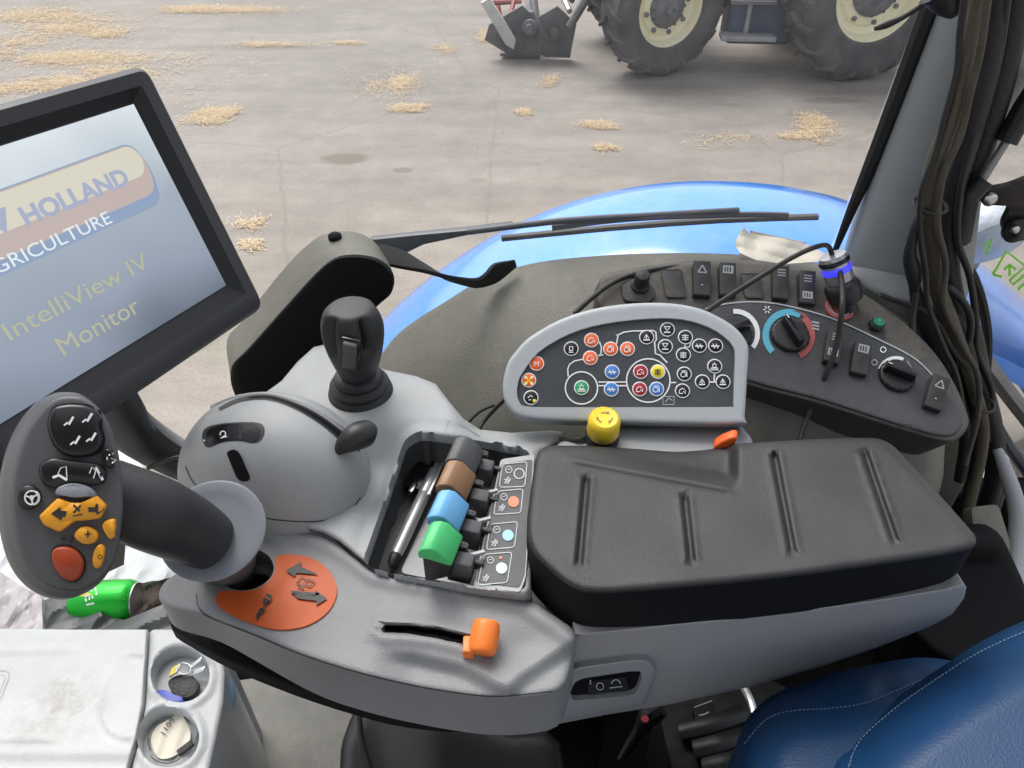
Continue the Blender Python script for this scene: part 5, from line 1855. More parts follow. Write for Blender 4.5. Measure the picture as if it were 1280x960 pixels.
for k in range(3):
    a = k * 120 + 30
    mb.ring(ccx, ccy, 10, 1.5, YP, .0002, 'brown_lever', a0=a - 32, a1=a + 20, ry=7)
    t = math.radians(a + 24)
    mb.disc(ccx + 9.4 * math.cos(t), ccy + 6.6 * math.sin(t), 1.7, YP, .0002, 'brown_lever', n=6)
mb.build('cap', yk, sharp=40)
mb = MB()
q_ = at(905, 552, .478)
mb.prism([q_ + Vector(p) for p in [(-.010, -.006, -.006), (-.010, -.006, .0), (-.004, -.006, .006), (.004, -.006, .011), (.009, -.006, .010), (.008, -.006, .002), (.002, -.006, -.006)]], (.003, .011, 0), 'orange_bright')
o = mb.build('toggle_key', A, bevel=.0025, seg=3)
o['label'] = 'small orange toggle behind the pad'

# ================================================================ JOYSTICK
JB = at(451, 490, .468)
J = thing('joystick', JB, 'black egg shaped joystick with a ribbed rubber boot on the light grey deck', 'joystick')
mb = MB()
mb.lathe(JB, (0, 0, 1), [(.029, -.008), (.030, .0), (.0295, .003), (.027, .0055), (.0255, .0065), (.027, .008), (.0275, .010), (.0262, .012), (.022, .0135), (.0215, .015), (.0225, .0165), (.0225, .0185), (.019, .021), (.015, .0225), (.014, .03)], 'black_plastic', n=40)
mb.build('boot', J, sharp=60)
ja = Vector((.02, .03, 1)).normalized()
mb = MB()
prof = [(.0145, .016), (.017, .024), (.0205, .034), (.0238, .046), (.0262, .058), (.0272, .068), (.0268, .077), (.0248, .085), (.0215, .0905), (.0155, .0935), (.0001, .0945)]
n_ = 40
rings = []
x_ = Vector((1, 0, 0)); y_ = ja.cross(x_).normalized()
pf = smooth_open([Vector((r, h, 0)) for r, h in prof], 3)
for v in pf:
    r, h = v.x, v.y
    ring = []
    for j in range(n_):
        t = 2 * PI * j / n_
        a = math.degrees(t)
        rr = r
        for ca, dep, wd in ((232, .009, 13), (306, .009, 13), (30, .003, 16), (150, .003, 16)):
            da = abs((a - ca + 180) % 360 - 180)
            rr -= dep * max(0, 1 - da / wd) * sstep(.05, .064, h) * (1 - sstep(.086, .094, h))
        # flat on the front where the rocker sits
        fy = -math.cos(math.radians(a - 262))
        if fy < -.75 and h > .03: rr *= 1 - .10 * sstep(.75, 1, -fy)
        ring.append(JB + ja * h + x_ * rr * math.cos(t) + y_ * rr * math.sin(t))
    rings.append(ring)
mb.loft(rings, 'grip')
kS = Surf(mb)
mb.build('grip', J, sharp=70)
mb = MB()
f0 = kS.at(438, 456); f1 = kS.at(440, 424)
yy = (f1 - f0).normalized(); nf = Vector((-.12, -1, .1)); xx = yy.cross(nf).normalized(); nf = xx.cross(yy).normalized()
if nf.y > 0: nf = -nf
cm = (f0 + f1) / 2
mb.box(cm + nf * .001, (.0165, .034, .005), 'black_gloss', X=xx, Y=yy)
mb.build('rocker_bezel', J, bevel=.0012)
mb = MB()
A_ = [cm + nf * z + yy * q for q, z in ((-.0145, .001), (-.0145, .0055), (0, .0042), (.013, .0085), (.0145, .007), (.0145, .001))]
mb.prism([p - xx * .0058 for p in A_], xx * .0116, 'handle_face')
mb.build('rocker_switch', J, bevel=.0008)

# ================================================================ MULTIFUNCTION HANDLE
FN = Vector((.30, -.66, .70)).normalized()
FPt = atD(85, 610, .44)
FP = Plane(FPt, FN)
M = thing('multifunction_handle', at(308, 715, .54), 'large grey paddle shaped control handle with black, amber and red thumb buttons', 'control handle')
fo_ = [(88, 494), (104, 496), (122, 508), (137, 530), (147, 560), (152, 598), (154, 635), (150, 670), (143, 700), (128, 722), (105, 736), (82, 738), (60, 731), (40, 715), (25, 690), (16, 655), (14, 615), (20, 572), (34, 535), (55, 507), (72, 496)]
fo_ = smooth_closed(fo_, 3)
fcn = (85, 615)
mb = relief(fo_, FP, 'handle_face', lambda x, y: -.002 * (math.hypot(x - 85, (y - 615) / 1.6) / 75) ** 2, 8, fr=6, fh=.0035)
hf = Surf(mb, FP)
# body: rings going back and left
base = [FP.at(*p, -.005) for p in fo_]
cen = sum(base, Vector()) / len(base)
side = Vector((-.9, -.1, -.25)).normalized()
rs_ = [base]
for (k, off, bk) in ((1.06, .004, .004), (1.08, .010, .013), (1.05, .015, .024), (.9, .016, .034), (.6, .012, .043), (.2, .012, .047)):
    rs_.append([cen + (p - cen) * k + side * off - FN * bk for p in base])
mb2 = MB()
mb2.loft(rs_, 'handle_grey', cap0=False)
face_o = mb.build('button_face', M, sharp=60)
mb2.build('head', M, sharp=60)

def hbtn(name, pts, top, m_, marks=(), rim=None, smooth=True, bev=.0016):
    P = smooth_closed(pts, 3) if smooth else round_poly(pts, 3)
    c = (sum(p[0] for p in P) / len(P), sum(p[1] for p in P) / len(P))
    if rim:
        m = MB()
        a = [hf.at(p[0], p[1], -.001) for p in shrink(P, c, rim)]
        m.loft([a, [q + FN * .0022 for q in a]], 'key_black')
        m.build('button_recess', M)
    b0 = [hf.at(p[0], p[1], -.002) for p in P]
    cc = sum(b0, Vector()) / len(b0)
    m = MB()
    m.loft([b0, [q + FN * (top + .001) for q in b0], [cc + (q - cc) * .95 + FN * (top + .002) for q in b0], [cc + (q - cc) * .86 + FN * (top + .0028) for q in b0]], m_)
    o = m.build(name, M, sharp=60)
    if marks:
        SS = Surf(m, FP)
        k = MB()
        for mk in marks:
            if mk[0] == 's': k.stroke(mk[1], mk[2], SS, .0005, mk[3])
            elif mk[0] == 'p': k.mark(mk[1], SS, .0005, mk[2])
            elif mk[0] == 'r': k.ring(mk[1], mk[2], mk[3], mk[4], SS, .0005, mk[5])
        k.build('pictogram', o)
    return o
W_ = 'white_mark'
def dashes(x, y): return [('s', [(x - 6, y + 3), (x - 1, y - 1)], 2.2, W_), ('s', [(x + 0, y + 2), (x + 6, y - 8)], 3.0, W_)]
hbtn('four_way_pad', [(68, 511), (85, 506), (100, 506), (118, 509), (128, 519), (126, 533), (130, 547), (126, 562), (112, 569), (92, 570), (76, 563), (66, 548), (62, 530)], .005, 'key_black', dashes(86, 529) + dashes(109, 525) + dashes(94, 553) + dashes(114, 549), rim=1.06)
hbtn('lift_buttons', [(50, 583), (64, 573), (82, 574), (105, 577), (125, 580), (134, 590), (130, 604), (114, 606), (92, 603), (70, 610), (54, 603)], .003, 'key_black', [('s', [(66, 597), (74, 594), (84, 600)], 3.2, W_), ('s', [(84, 600), (83, 583), (76, 585), (72, 594)], 1.3, W_), ('s', [(112, 592), (115, 584), (120, 588), (117, 598)], 1.5, W_), ('s', [(120, 584), (128, 600)], 3.0, W_)])
hbtn('round_button', [(128, 573), (128, 566), (134, 561), (143, 562), (148, 571), (147, 581), (140, 585), (132, 582)], .003, 'key_black', [('s', [(136, 569), (141, 567), (139, 573), (145, 575), (140, 579)], 1.6, W_), ('s', [(134, 571), (134, 575)], 1.4, W_)]) ['label'] = 'small black button at the upper right of the handle face'
hbtn('round_button', [(22, 620), (27, 609), (38, 606), (49, 612), (52, 624), (45, 634), (34, 637), (24, 631)], .003, 'key_black', [('r', 40, 622, 9.5, 2, W_), ('s', [(40, 622), (33, 620)], 2, W_), ('s', [(40, 622), (47, 618)], 2, W_), ('s', [(40, 622), (41, 630)], 2, W_), ('r', 40, 622, 3, 3, W_)]) ['label'] = 'small black button with a steering wheel pictogram'
hbtn('thumb_rest', [(71, 618), (74, 609), (88, 604), (104, 605), (117, 611), (122, 620), (112, 621), (96, 622), (82, 620)], .004, 'collar_grey')
B_ = 'dark_mark'
hbtn('arrow_rocker', [(50, 645), (74, 622), (90, 628), (104, 628), (122, 619), (135, 632), (126, 648), (110, 650), (95, 651), (76, 665), (56, 656)], .004, 'amber', [('p', [(64, 642), (76, 633), (76, 638), (84, 639), (82, 646), (78, 646), (77, 651)], B_), ('p', [(110, 634), (119, 634), (120, 629), (131, 636), (121, 644), (120, 640), (111, 640)], B_), ('s', [(92, 631), (100, 639)], 2.6, B_), ('s', [(101, 632), (92, 641)], 2.6, B_), ('s', [(91, 645), (103, 643)], 1.6, B_)], smooth=False)
hbtn('amber_button', [(94, 670), (100, 660), (111, 658), (122, 664), (124, 672), (117, 679), (104, 679)], .003, 'amber', [('s', [(106, 668), (114, 667)], 2, B_), ('s', [(110, 663), (110, 672)], 2, B_)])
hbtn('amber_button', [(129, 657), (135, 650), (145, 649), (150, 658), (148, 668), (140, 674), (134, 668)], .003, 'amber')
hbtn('amber_button', [(117, 698), (120, 686), (126, 680), (132, 684), (131, 697), (126, 709), (119, 709)], .003, 'amber', [('r', 125, 696, 3, 1, B_)])
hbtn('red_button', [(66, 692), (72, 684), (86, 683), (98, 689), (106, 702), (103, 718), (93, 726), (80, 722), (69, 708)], .004, 'brick_red', rim=1.08)
mb = MB()
for s_ in ([(79, 671), (80, 676)], [(76, 673), (84, 673)], [(86, 674), (90, 677)], [(89, 669), (92, 674), (89, 678)]):
    mb.stroke(s_, 1.5, hf, .0006, 'dark_mark')
mb.build('face_marks', M)
# grip stem, collar and root
mb = MB()
P0 = cen - FN * .02 + Vector((.02, .0, 0))
s1 = atD(128, 615, .485); s2 = atD(188, 640, .50); s3 = atD(232, 660, .53); s4 = atD(262, 676, .55)
mb.tube([s1, s2, s3, s4], [.0225, .0248, .0238, .021], 'grip', n=28, flat=.95)
mb.build('grip_stem', M, sharp=70)
mb = MB()
cx_ = atD(268, 664, .552)
axc = (s4 - s2).normalized()
axc = (axc * .55 - (CAM - cx_).normalized() * .75).normalized()
mb.lathe(cx_ - axc * .004, axc, [(.018, .000), (.026, .0), (.0335, -.002), (.0352, -.0012), (.0350, .0012), (.028, .004), (.018, .004)], 'collar_grey', n=44, sx=1.06, xd=(.7, 0, .7))
mb.build('collar', M, sharp=60)
mb = MB()
mb.tube([cx_ + axc * .006, at(286, 700, .505), at(300, 714, .56)], [.026, .021, .014], 'handle_grey', n=20)
mb.build('root', M, sharp=60)
mb = MB(); mb.mark([(268, 714), (284, 711), (285, 716), (270, 719)], Surf(mb_root) if False else H(.50), 0, 'dull_red'); mb = None

# ================================================================ BUTTON PANEL
def Z6(x, y): return (600 + x / 3.5556, 360 + y / 3.5556)
BN = Vector((-.05, -.62, .78)).normalized()
BP0 = at(785, 515, .468)
BPl = Plane(BP0, BN)
Bp = thing('button_panel', at(790, 528, .48), 'upright arched button panel in a light grey frame, with rows of coloured round keys', 'button panel')
fr_o = [(631, 464), (636, 450), (642, 442), (652, 430), (665, 419), (698, 400), (741, 386), (791, 379), (839, 379), (876, 386), (904, 399), (922, 412), (933, 427), (936, 440), (934, 472), (931, 521), (928, 530), (853, 530), (769, 528), (684, 526), (650, 521), (637, 512), (630, 500), (628, 482)]
fr_o = smooth_closed(fr_o, 3)
fr_i = smooth_closed([(646, 490), (648, 476), (653, 466), (673, 440), (712, 417), (755, 404.5), (811, 398), (853, 399), (887, 409), (908, 423), (917, 434), (919, 445), (918, 475), (917, 506), (914, 508.5), (860, 509), (797, 509), (700, 509), (658, 508), (649, 502)], 3)
F2 = Plane(BP0 + BN * .004, BN)
mb = relief(fr_o, F2, 'frame_grey', lambda x, y: .0015 * (1 - sstep(0, 8, poly_d(x, y, fr_i))) * 0, 6, fr=5, fh=.004, drop=.022, dropvec=-BN, holes=[fr_i])
mb.build('panel_frame', Bp, sharp=50)
mb = MB()
mb.mark(fr_i, BPl, .0005, 'face_dark')
mb.build('panel_face', Bp)
mb = MB()
mb.loft([[F2.at(*p, -.003) for p in fr_o], [F2.at(*p, -.02) for p in fr_o], [F2.at(*p, -.034) for p in shrink(fr_o, (785, 455), .9)]], 'silver_side', cap0=False)
mb.build('back_shell', Bp, sharp=50)
# printed lines
mb = MB()
O1 = .0012
def ln(pts, w=1.6): mb.stroke([Z6(*p) for p in pts], w, BPl, O1, 'white_mark')
x, y = Z6(451, 444); mb.ring(x, y, 21, 1.7, BPl, O1, 'white_mark', n=48)
x, y = Z6(748, 411); mb.ring(x, y, 28, 1.7, BPl, O1, 'white_mark', n=56)
ln([(526, 418), (652, 418)]); ln([(526, 434), (650, 434)])
ln([(606, 250), (614, 210), (604, 208)]); ln([(614, 208), (640, 196), (680, 191), (770, 189), (782, 196), (784, 230), (776, 240), (780, 292), (800, 298), (832, 332)], 1.7)
ln([(392, 394), (390, 360), (398, 340), (420, 324), (460, 316)]); ln([(845, 420), (872, 420)]); ln([(1042, 380), (1040, 418)]); ln([(1015, 418), (1050, 418)])
ln([(530, 238), (540, 262), (538, 290), (524, 302), (548, 296)]); ln([(938, 240), (930, 262), (912, 262)], 1.2); ln([(912, 250), (908, 270)], 1.2)
x, y = Z6(838, 500)
mb.stroke([(x - 7, y - 5), (x + 7, y - 5), (x + 7, y + 5), (x - 7, y + 5)], 1.2, BPl, O1, 'grey_mark', closed=True); mb.stroke([(x - 4, y + 2), (x, y - 3), (x + 5, y)], 1.3, BPl, O1, 'grey_mark')
mb.build('printed_lines', Bp)
keys = [(495, 233, 'o', 'plug'), (490, 312, 'o', 'plug'), (580, 272, 'o', 'ring'), (655, 272, 'o', 'ring'), (252, 337, 'o', 'M'), (217, 411, 'f', 'fan'), (227, 488, 'k', 'lamp'), (405, 271, 'k', 'seat'), (451, 444, 'g', 'tractor'), (587, 374, 'b', 'shaft'), (583, 451, 'b', 'shaft'), (713, 373, 'r', 'plug'), (709, 450, 'r', 'plug'), (790, 373, 'y', 'bars'), (784, 450, 'b', 'ring'), (740, 220, 'k', 'up'), (832, 186, 'k', 'down'), (823, 261, 'k', 'down'), (912, 220, 'k', 'bars'), (903, 298, 'k', 'bars'), (974, 258, 'k', 'shaft'), (1046, 258, 'k', 'shaft'), (907, 383, 'k', 'ring'), (899, 458, 'k', 'plug'), (1042, 349, 'k', 'tractor'), (987, 418, 'k', 'up'), (1079, 418, 'k', 'up')]
kcol = dict(o='key_orange', f='key_orange', k='key_black', g='key_green', b='key_blue', r='key_red', y='key_yellow')
kname = dict(o='orange', f='orange and yellow', k='black', g='green', b='blue', r='dark red', y='yellow')
kdesc = dict(plug='plug', ring='ring', M='letter M', fan='cross', lamp='lamp', seat='seat', tractor='implement', shaft='shaft', bars='bar', up='lift', down='lowering')
for (zx, zy, kc_, ic) in keys:
    x, y = Z6(zx, zy)
    mb = MB()
    c = BPl.at(x, y)
    R = 9.4 * (BPl.at(x + 1, y) - c).length
    mb.lathe(c, BN, [(R, 0), (R, .0014), (R * .97, .0016), (R * .87, .0016)], 'white_mark', n=28, caps=False)
    mb.lathe(c, BN, [(R * .87, .0016), (R * .84, .0017), (R * .6, .0022), (.0001, .0024)], kcol[kc_], n=28, caps=False)
    KP = Plane(c + BN * .0028, BN)
    m_ = 'white_mark' if kc_ != 'y' else 'dark_mark'
    w = 1.15
    def S_(pts, ww=w, mm=m_): mb.stroke([(x + a, y + b) for a, b in pts], ww, KP, 0, mm)
    if ic == 'M': mb.pxtext('M', x, y + 3.2, 6.2, KP, 0, m_, bold=0)
    elif ic == 'plug': S_([(-4, 3), (-3.5, -1), (0, -3.5), (3, -2)]); S_([(-4, 3), (1, 3)]); S_([(1, 0), (4, 3), (4, -1)])
    elif ic == 'ring': mb.ring(x - 1, y + .5, 3.6, 1.1, KP, 0, m_, n=16); S_([(3.5, -3), (3.5, 3.5)]); S_([(-3, -4), (3, -4)])
    elif ic == 'fan':
        for a in range(4):
            t = a * PI / 2 + PI / 4
            mb.mark([(x, y), (x + 6.5 * math.cos(t - .38), y + 6.5 * math.sin(t - .38)), (x + 6.5 * math.cos(t + .38), y + 6.5 * math.sin(t + .38))], KP, 0, 'key_yellow')
            mb.disc(x + 6 * math.cos(t), y + 6 * math.sin(t), 1.6, KP, .0002, 'white_mark', n=8)
    elif ic == 'lamp': mb.disc(x + 4, y + 3.5, 2.2, KP, 0, 'key_yellow', n=10); S_([(-4, 0), (-1, -3), (2, -1)]); S_([(-3, 3), (0, 2)])
    elif ic == 'seat': S_([(-3, 4), (3, 4)]); S_([(-2, 2), (-2, -3), (2, -3), (2, 2), (-2, 2)])
    elif ic == 'tractor': S_([(-5, 2), (5, 2)]); S_([(-5, 4), (5, 4)]); S_([(-2, -3), (2, -3), (2, 1), (-2, 1), (-2, -3)]); S_([(0, -5), (0, -3)])
    elif ic == 'shaft': S_([(-5, 0), (5, 0)], 1.8); S_([(-3, -3), (-1, 3)]); S_([(1, -3), (3, 3)])
    elif ic == 'bars': S_([(-4, -2.5), (4, -2.5)]); S_([(-4, 0), (4, 0)]); S_([(-4, 2.5), (4, 2.5)]); S_([(0, -4), (0, 4)])
    elif ic == 'up': S_([(-4, 3), (4, 3)], 1.6); S_([(-3, 1), (0, -4), (3, 1)]); S_([(0, -3), (0, 2)])
    elif ic == 'down': S_([(-4, 3), (4, 3)], 1.6); S_([(-3, -3), (0, 1), (3, -3)]); S_([(-4, -4), (4, -4)])
    o = mb.build('round_key', Bp, sharp=60)
    o['label'] = kname[kc_] + ' round key with a ' + kdesc[ic] + ' pictogram'

# ================================================================ MONITOR
d1 = Vector((.41, .518, .751)); d2 = Vector((.307, -.857, .419))
def cw(v):   # camera axes -> world
    return Vector((v.x, v.y * SP + v.z * CP, v.y * CP - v.z * SP))
tDepth = .60
TRi = CAM + ray(167, 130) * tDepth
X_ = cw(d1).normalized(); Yd_ = cw(d2); Yd_ = (Yd_ - X_ * Yd_.dot(X_)).normalized(); Y_ = -Yd_
Nn = X_.cross(Y_).normalized()
if Nn.dot(CAM - TRi) < 0: Nn = -Nn
HS = .155; WS = .215
BR_ = TRi - Y_ * HS; TL_ = TRi - X_ * WS; BL_ = BR_ - X_ * WS
MP = Plane(TRi, Nn)
Mo = thing('display_monitor', BL_ + X_ * .1 - Y_ * .03, 'large black framed display on an arm, showing a start screen with pale lettering', 'monitor')
mb = MB()
def R4_(o0, o1, n0): # rectangle grown by o0 (sides) at normal offset
    return [TL_ - X_ * o0 + Y_ * o1 + Nn * n0, TRi + X_ * o0 + Y_ * o1 + Nn * n0, BR_ + X_ * o0 - Y_ * o1 + Nn * n0, BL_ - X_ * o0 - Y_ * o1 + Nn * n0]
def RR_(g, n0, r=.006, gb=0.):
    a, b, c, d = [q for q in R4_(g, g, n0)]
    c = c - Y_ * gb; d = d - Y_ * gb
    L2 = [((p - TL_).dot(X_), (p - TL_).dot(Y_)) for p in (a, b, c, d)]
    return [TL_ + X_ * q[0] + Y_ * q[1] + Nn * n0 for q in round_poly(L2, r, 5)]
mb.loft([RR_(.0005, -.001, .0005), RR_(.0105, .006, .003, .004)], 'monitor_black', cap0=False, cap1=False)
mb.build('inner_bezel', Mo, sharp=30)
mb = MB()
mb.loft([RR_(.0105, .006, .003, .004), RR_(.020, .0075, .008, .008), RR_(.0235, .004, .012, .009), RR_(.0245, -.006, .014, .009), RR_(.023, -.016, .014, .008)], 'monitor_shell', cap0=False, cap1=False)
mb.build('frame', Mo, sharp=50)
mb = MB()
mb.loft([RR_(.0225, -.0165, .014, .008), RR_(.0215, -.026, .014, .008), RR_(.012, -.040, .014, .0), RR_(-.02, -.048, .014, 0)], 'monitor_back', cap0=False)
mb.build('back_shell', Mo, sharp=50)
mb = MB()
rect = R4_(0, 0, 0)
mb.add(rect, [(0, 1, 2, 3)], 'screen_picture')
scr = mb.build('screen', Mo)
def SC(x, y, off=.0006): # metres from the screen's top right corner, x leftwards negative, y downwards
    return TRi + X_ * x - Y_ * y + Nn * off
class ScrP:
    pass
# badge and words, laid out by where they stand on the glass
mb = MB()
def uv(px, py):
    p = MP.at(px, py); d = p - TRi
    return d.dot(X_), -d.dot(Y_)
def spoly(pts, m_, off): mb.poly([SC(*p, off) for p in pts], m_)
top_r = uv(160, 186); bot_r = uv(190, 250)
def badge(y0, y1, m_, off, xr, r=.010):
    pts = round_poly([(-.19, y0), (xr, y0), (xr + .006, (y0 + y1) / 2), (xr, y1), (-.19, y1)], r, 5)
    spoly(pts, m_, off)
yb0 = uv(120, 195)[1]; yb1 = uv(100, 282)[1]
print('badge', yb0, yb1, uv(186, 222), uv(0, 325), uv(140, 280), uv(60, 275))
xr = uv(186, 225)[0]
badge(yb0 - .001, yb1 + .009, 'scr_blue', .0006, xr + .001)
badge(yb0, yb1, 'scr_orange', .0009, xr)
badge(yb0 + .001, yb0 + (yb1 - yb0) * .62, 'scr_cream', .0012, xr - .002)
mb.build('badge', scr)
def word(txt, px0, py0, hpx, m_, bold=0., px1=None, nm='lettering'):
    """baseline start at (px0,py0); px1 = where the line ends"""
    global mb
    mb = MB()
    a = uv(px0, py0)
    e = uv(*px1)
    h = abs(uv(px0, py0)[1] - uv(px0 - hpx * .45, py0 - hpx * .9)[1])
    o = SC(a[0], (a[1] + e[1]) / 2, .0016)
    probe = MB(); probe.text(txt, (0, 0, 0), (1, 0, 0), (0, 1, 0), h / .7, m_, bold=bold)
    wid = max(v.x for v in probe.v)
    mb.text(txt, o, X_, Y_, h / .7, m_, bold=bold, sx=(e[0] - a[0]) / wid)
    return mb.build(nm, scr)
word('HOLLAND', 30, 281, 24, 'scr_word', .0007, (163, 231))
word('NEW', -96, 329, 30, 'scr_word', .0007, (21, 284))
word('AGRICULTURE', -28, 350, 19, 'scr_white', 0, (141, 281))
word('IntelliView IV', 6, 424, 24, 'scr_yellow', 0, (188, 337))
word('Monitor', 74, 443, 24, 'scr_yellow', 0, (177, 392))
# bracket arm
mb = MB()
mb.tube([atD(120, 470, .60), atD(140, 505, .64), atD(165, 542, .69), atD(205, 570, .72), atD(250, 592, .73), atD(300, 610, .72)], [.022, .024, .023, .020, .018, .018], 'monitor_black', n=14, flat=.7)
mb.build('support_arm', Mo, sharp=60)
mb = MB()
mb.tube([atD(150, 490, .74), atD(176, 520, .77), atD(205, 543, .79), atD(240, 565, .80), atD(290, 590, .8)], [.007, .009, .009, .009, .009], 'rear_housing', n=10, flat=.7)
mb.build('arm_cover', Mo, sharp=60)
mb = MB(); mb.tube([atD(185, 585, .69), atD(210, 575, .68), atD(240, 568, .68)], .002, 'cable', n=6); mb.build('cable', Mo)

# ================================================================ THINGS LYING ABOUT
# pen in the tray
pa = at(488, 709, .527); pb = at(549, 577, .519)
pd_ = (pb - pa).normalized(); PL = (pb - pa).length
Pe = thing('ballpoint_pen', pa, 'silver ballpoint pen with a clip lying in the storage tray', 'pen')
mb = MB(); mb.lathe(pa, pd_, [(.0012, 0), (.0042, .004), (.005, .011), (.005, .0125)], 'hose_black', n=16); mb.build('tip', Pe)
mb = MB(); mb.lathe(pa + pd_ * .0125, pd_, [(.005, 0), (.0056, .01), (.0056, PL * .55), (.0052, PL * .56), (.0056, PL * .57), (.0056, PL - .035), (.0052, PL - .024), (.0035, PL - .022), (.0032, PL - .0125), (.0001, PL - .0125)], 'pen_silver', n=18); mb.build('barrel', Pe)
mb = MB(); mb.box(pa + pd_ * PL * .80 + Vector((.006, .000, .0055)), (.0025, PL * .36, .0012), 'pen_silver', X=pd_.cross(Vector((0, 0, 1))), Y=pd_); mb.box(pa + pd_ * PL * .64 + Vector((.006, 0, .004)), (.003, .004, .003), 'steel', X=pd_.cross(Vector((0, 0, 1))), Y=pd_); mb.build('clip', Pe, bevel=.0004)
mb = MB()
mb.box(at(527, 595, .524), (.018, .036, .010), 'black_gloss', X=(.9, -.35, 0), Y=(.35, .9, .1))
mb.box(at(516, 611, .522), (.006, .012, .005), 'steel', X=(.9, -.35, 0), Y=(.35, .9, .1))
tag(mb.build('usb_stick', bevel=.0012), 'small black memory stick beside the silver pen in the tray', 'usb stick')

# cool box with two cup holders
CB = H(.76)
C = thing('cool_box', at(120, 900, 1.15), 'white plastic cool box with stained lid and two cup holders, bottom left corner', 'cool box')
lid_o = [(-120, 786), (0, 786), (90, 787), (184, 787), (181, 830), (178, 880), (170, 920), (160, 955), (150, 1010), (-120, 1010)]
lid_o = [Vector(p) for p in lid_o]
def h_lid(x, y):
    h = 0.
    d = poly_d(x, y, [(178, 823), (160, 824), (145, 832), (133, 850), (124, 880), (122, 902), (130, 918), (146, 926), (162, 928)], False)
    h -= .0016 * math.exp(-(d / 1.8) ** 2)
    for (x1, yy, s) in ((110, 813, 1), (80, 924, -1)):
        if x < x1: h += .0016 * math.exp(-((y - yy + (x * .012)) / 3.0) ** 2) * sstep(x1, x1 - 30, x)
    h += .002 * sstep(955, 940, y)
    return h
mb = relief(lid_o, CB, 'lid_plastic', h_lid, 5, drop=.012, fr=3, fh=.0015)
lidS = Surf(mb, CB)
mb.build('lid', C, sharp=60)
mb = MB()
rl = round_poly([(-30, 845), (3, 838), (12, 840), (11, 848), (0, 876), (-30, 880)], 4)
mb.stroke(rl, 1.4, lidS, .0004, 'white_grey', closed=True); mb.stroke(shrink(rl, (-10, 858), .75), 1.2, lidS, .0004, 'grey_mark', closed=True)
mb.build('handle_recess', C)
c1_ = (225, 843); c2_ = (210, 921)
h1 = [(c1_[0] + 37 * math.cos(t), c1_[1] + 35 * math.sin(t)) for t in [2 * PI * j / 28 for j in range(28)]]
h2 = [(c2_[0] + 39 * math.cos(t), c2_[1] + 38 * math.sin(t)) for t in [2 * PI * j / 28 for j in range(28)]]
body = [(187, 787), (230, 787), (262, 795), (276, 812), (282, 840), (280, 880), (272, 920), (262, 965), (250, 1010), (156, 1010), (166, 955), (176, 920), (182, 880), (185, 830)]
mb = relief([Vector(p) for p in round_poly(body, 8)], CB, 'white_plastic', lambda x, y: -.003 + .004 * math.exp(-(min(abs(math.hypot(x - c1_[0], y - c1_[1]) - 40), abs(math.hypot(x - c2_[0], y - c2_[1]) - 42)) / 4) ** 2), 5, fr=7, fh=.005, bottomfn=lambda x, y, p: p + Vector((0, .0, -.3)), holes=[])
mb = relief([Vector(p) for p in round_poly(body, 8)], CB, 'white_plastic', lambda x, y: -.003 + .003 * math.exp(-(min(abs(math.hypot(x - c1_[0], y - c1_[1]) - 40), abs(math.hypot(x - c2_[0], y - c2_[1]) - 42)) / 4) ** 2), 5, fr=7, fh=.005, holes=[h1, h2], bottomfn=lambda x, y, p: p + Vector((0, 0, -.012)) if (math.hypot(x - c1_[0], y - c1_[1]) < 40 or math.hypot(x - c2_[0], y - c2_[1]) < 42) else p + Vector((0, 0, -.3)))
mb.build('rim', C, sharp=62)
for hh in (h1, h2):
    mb = MB()
    tp_ = [CB.at(p[0], p[1], -.003) for p in hh]
    cc = sum(tp_, Vector()) / len(tp_)
    mb.loft([tp_, [cc + (q - cc) * .97 + Vector((0, 0, -.012)) for q in tp_], [cc + (q - cc) * .93 + Vector((0, 0, -.022)) for q in tp_], [cc + (q - cc) * .84 + Vector((0, 0, -.025)) for q in tp_]], 'cup_inner', cap0=False, cap1=True)
    mb.build('cup_holder', C, sharp=60)
mb = MB()
mb.tube([at(284, 850, .79), at(289, 870, .80), at(284, 905, .82), at(278, 915, .83)], .0045, 'light_blue', n=8)
mb.build('side_handle', C)
mb = MB()
mb.box(Vector((CB.at(20, 900).x, CB.at(20, 900).y, CAMZ - .93)), (.36, .20, .3), 'white_grey')
mb.build('body', C, bevel=.01)
# keys with a blue tag in the first cup
K = thing('key_ring', at(228, 848, .80), 'bunch of keys with a dark blue tag lying in the far cup holder', 'keys')
KZ = .774
mb = MB()
mb.pprism(smooth_closed([(210, 852), (222, 844), (238, 844), (248, 853), (244, 866), (230, 872), (216, 866)], 3), H(KZ), .004, -.004, 'hose_black'); mb.build('key_fob', K, bevel=.001)
mb = MB()
for (a, b) in (((214, 843), (226, 832)), ((236, 836), (252, 824)), ((240, 842), (256, 836))):
    p = at(*a, KZ - .006); q = at(*b, KZ - .012)
    mb.box((p + q) / 2, ((q - p).length, .006, .0018), 'steel', X=(q - p), Y=(0, 1, .3))
mb.tube([at(230 + 9 * math.cos(t), 836 + 7 * math.sin(t), KZ - .008) for t in [2 * PI * j / 14 for j in range(15)]], .0009, 'steel', n=6, smooth=2)
mb.box(at(218, 838, KZ - .008), (.009, .010, .002), 'yellow', X=(.8, .4, .3)); mb.build('keys', K, bevel=.0004)
mb = MB()
mb.pprism(smooth_closed([(196, 864), (205, 862), (218, 868), (228, 872), (226, 879), (212, 878), (200, 872)], 3), H(KZ - .008), .002, -.002, 'key_tag'); mb.build('tag', K, bevel=.001)
mb = MB()
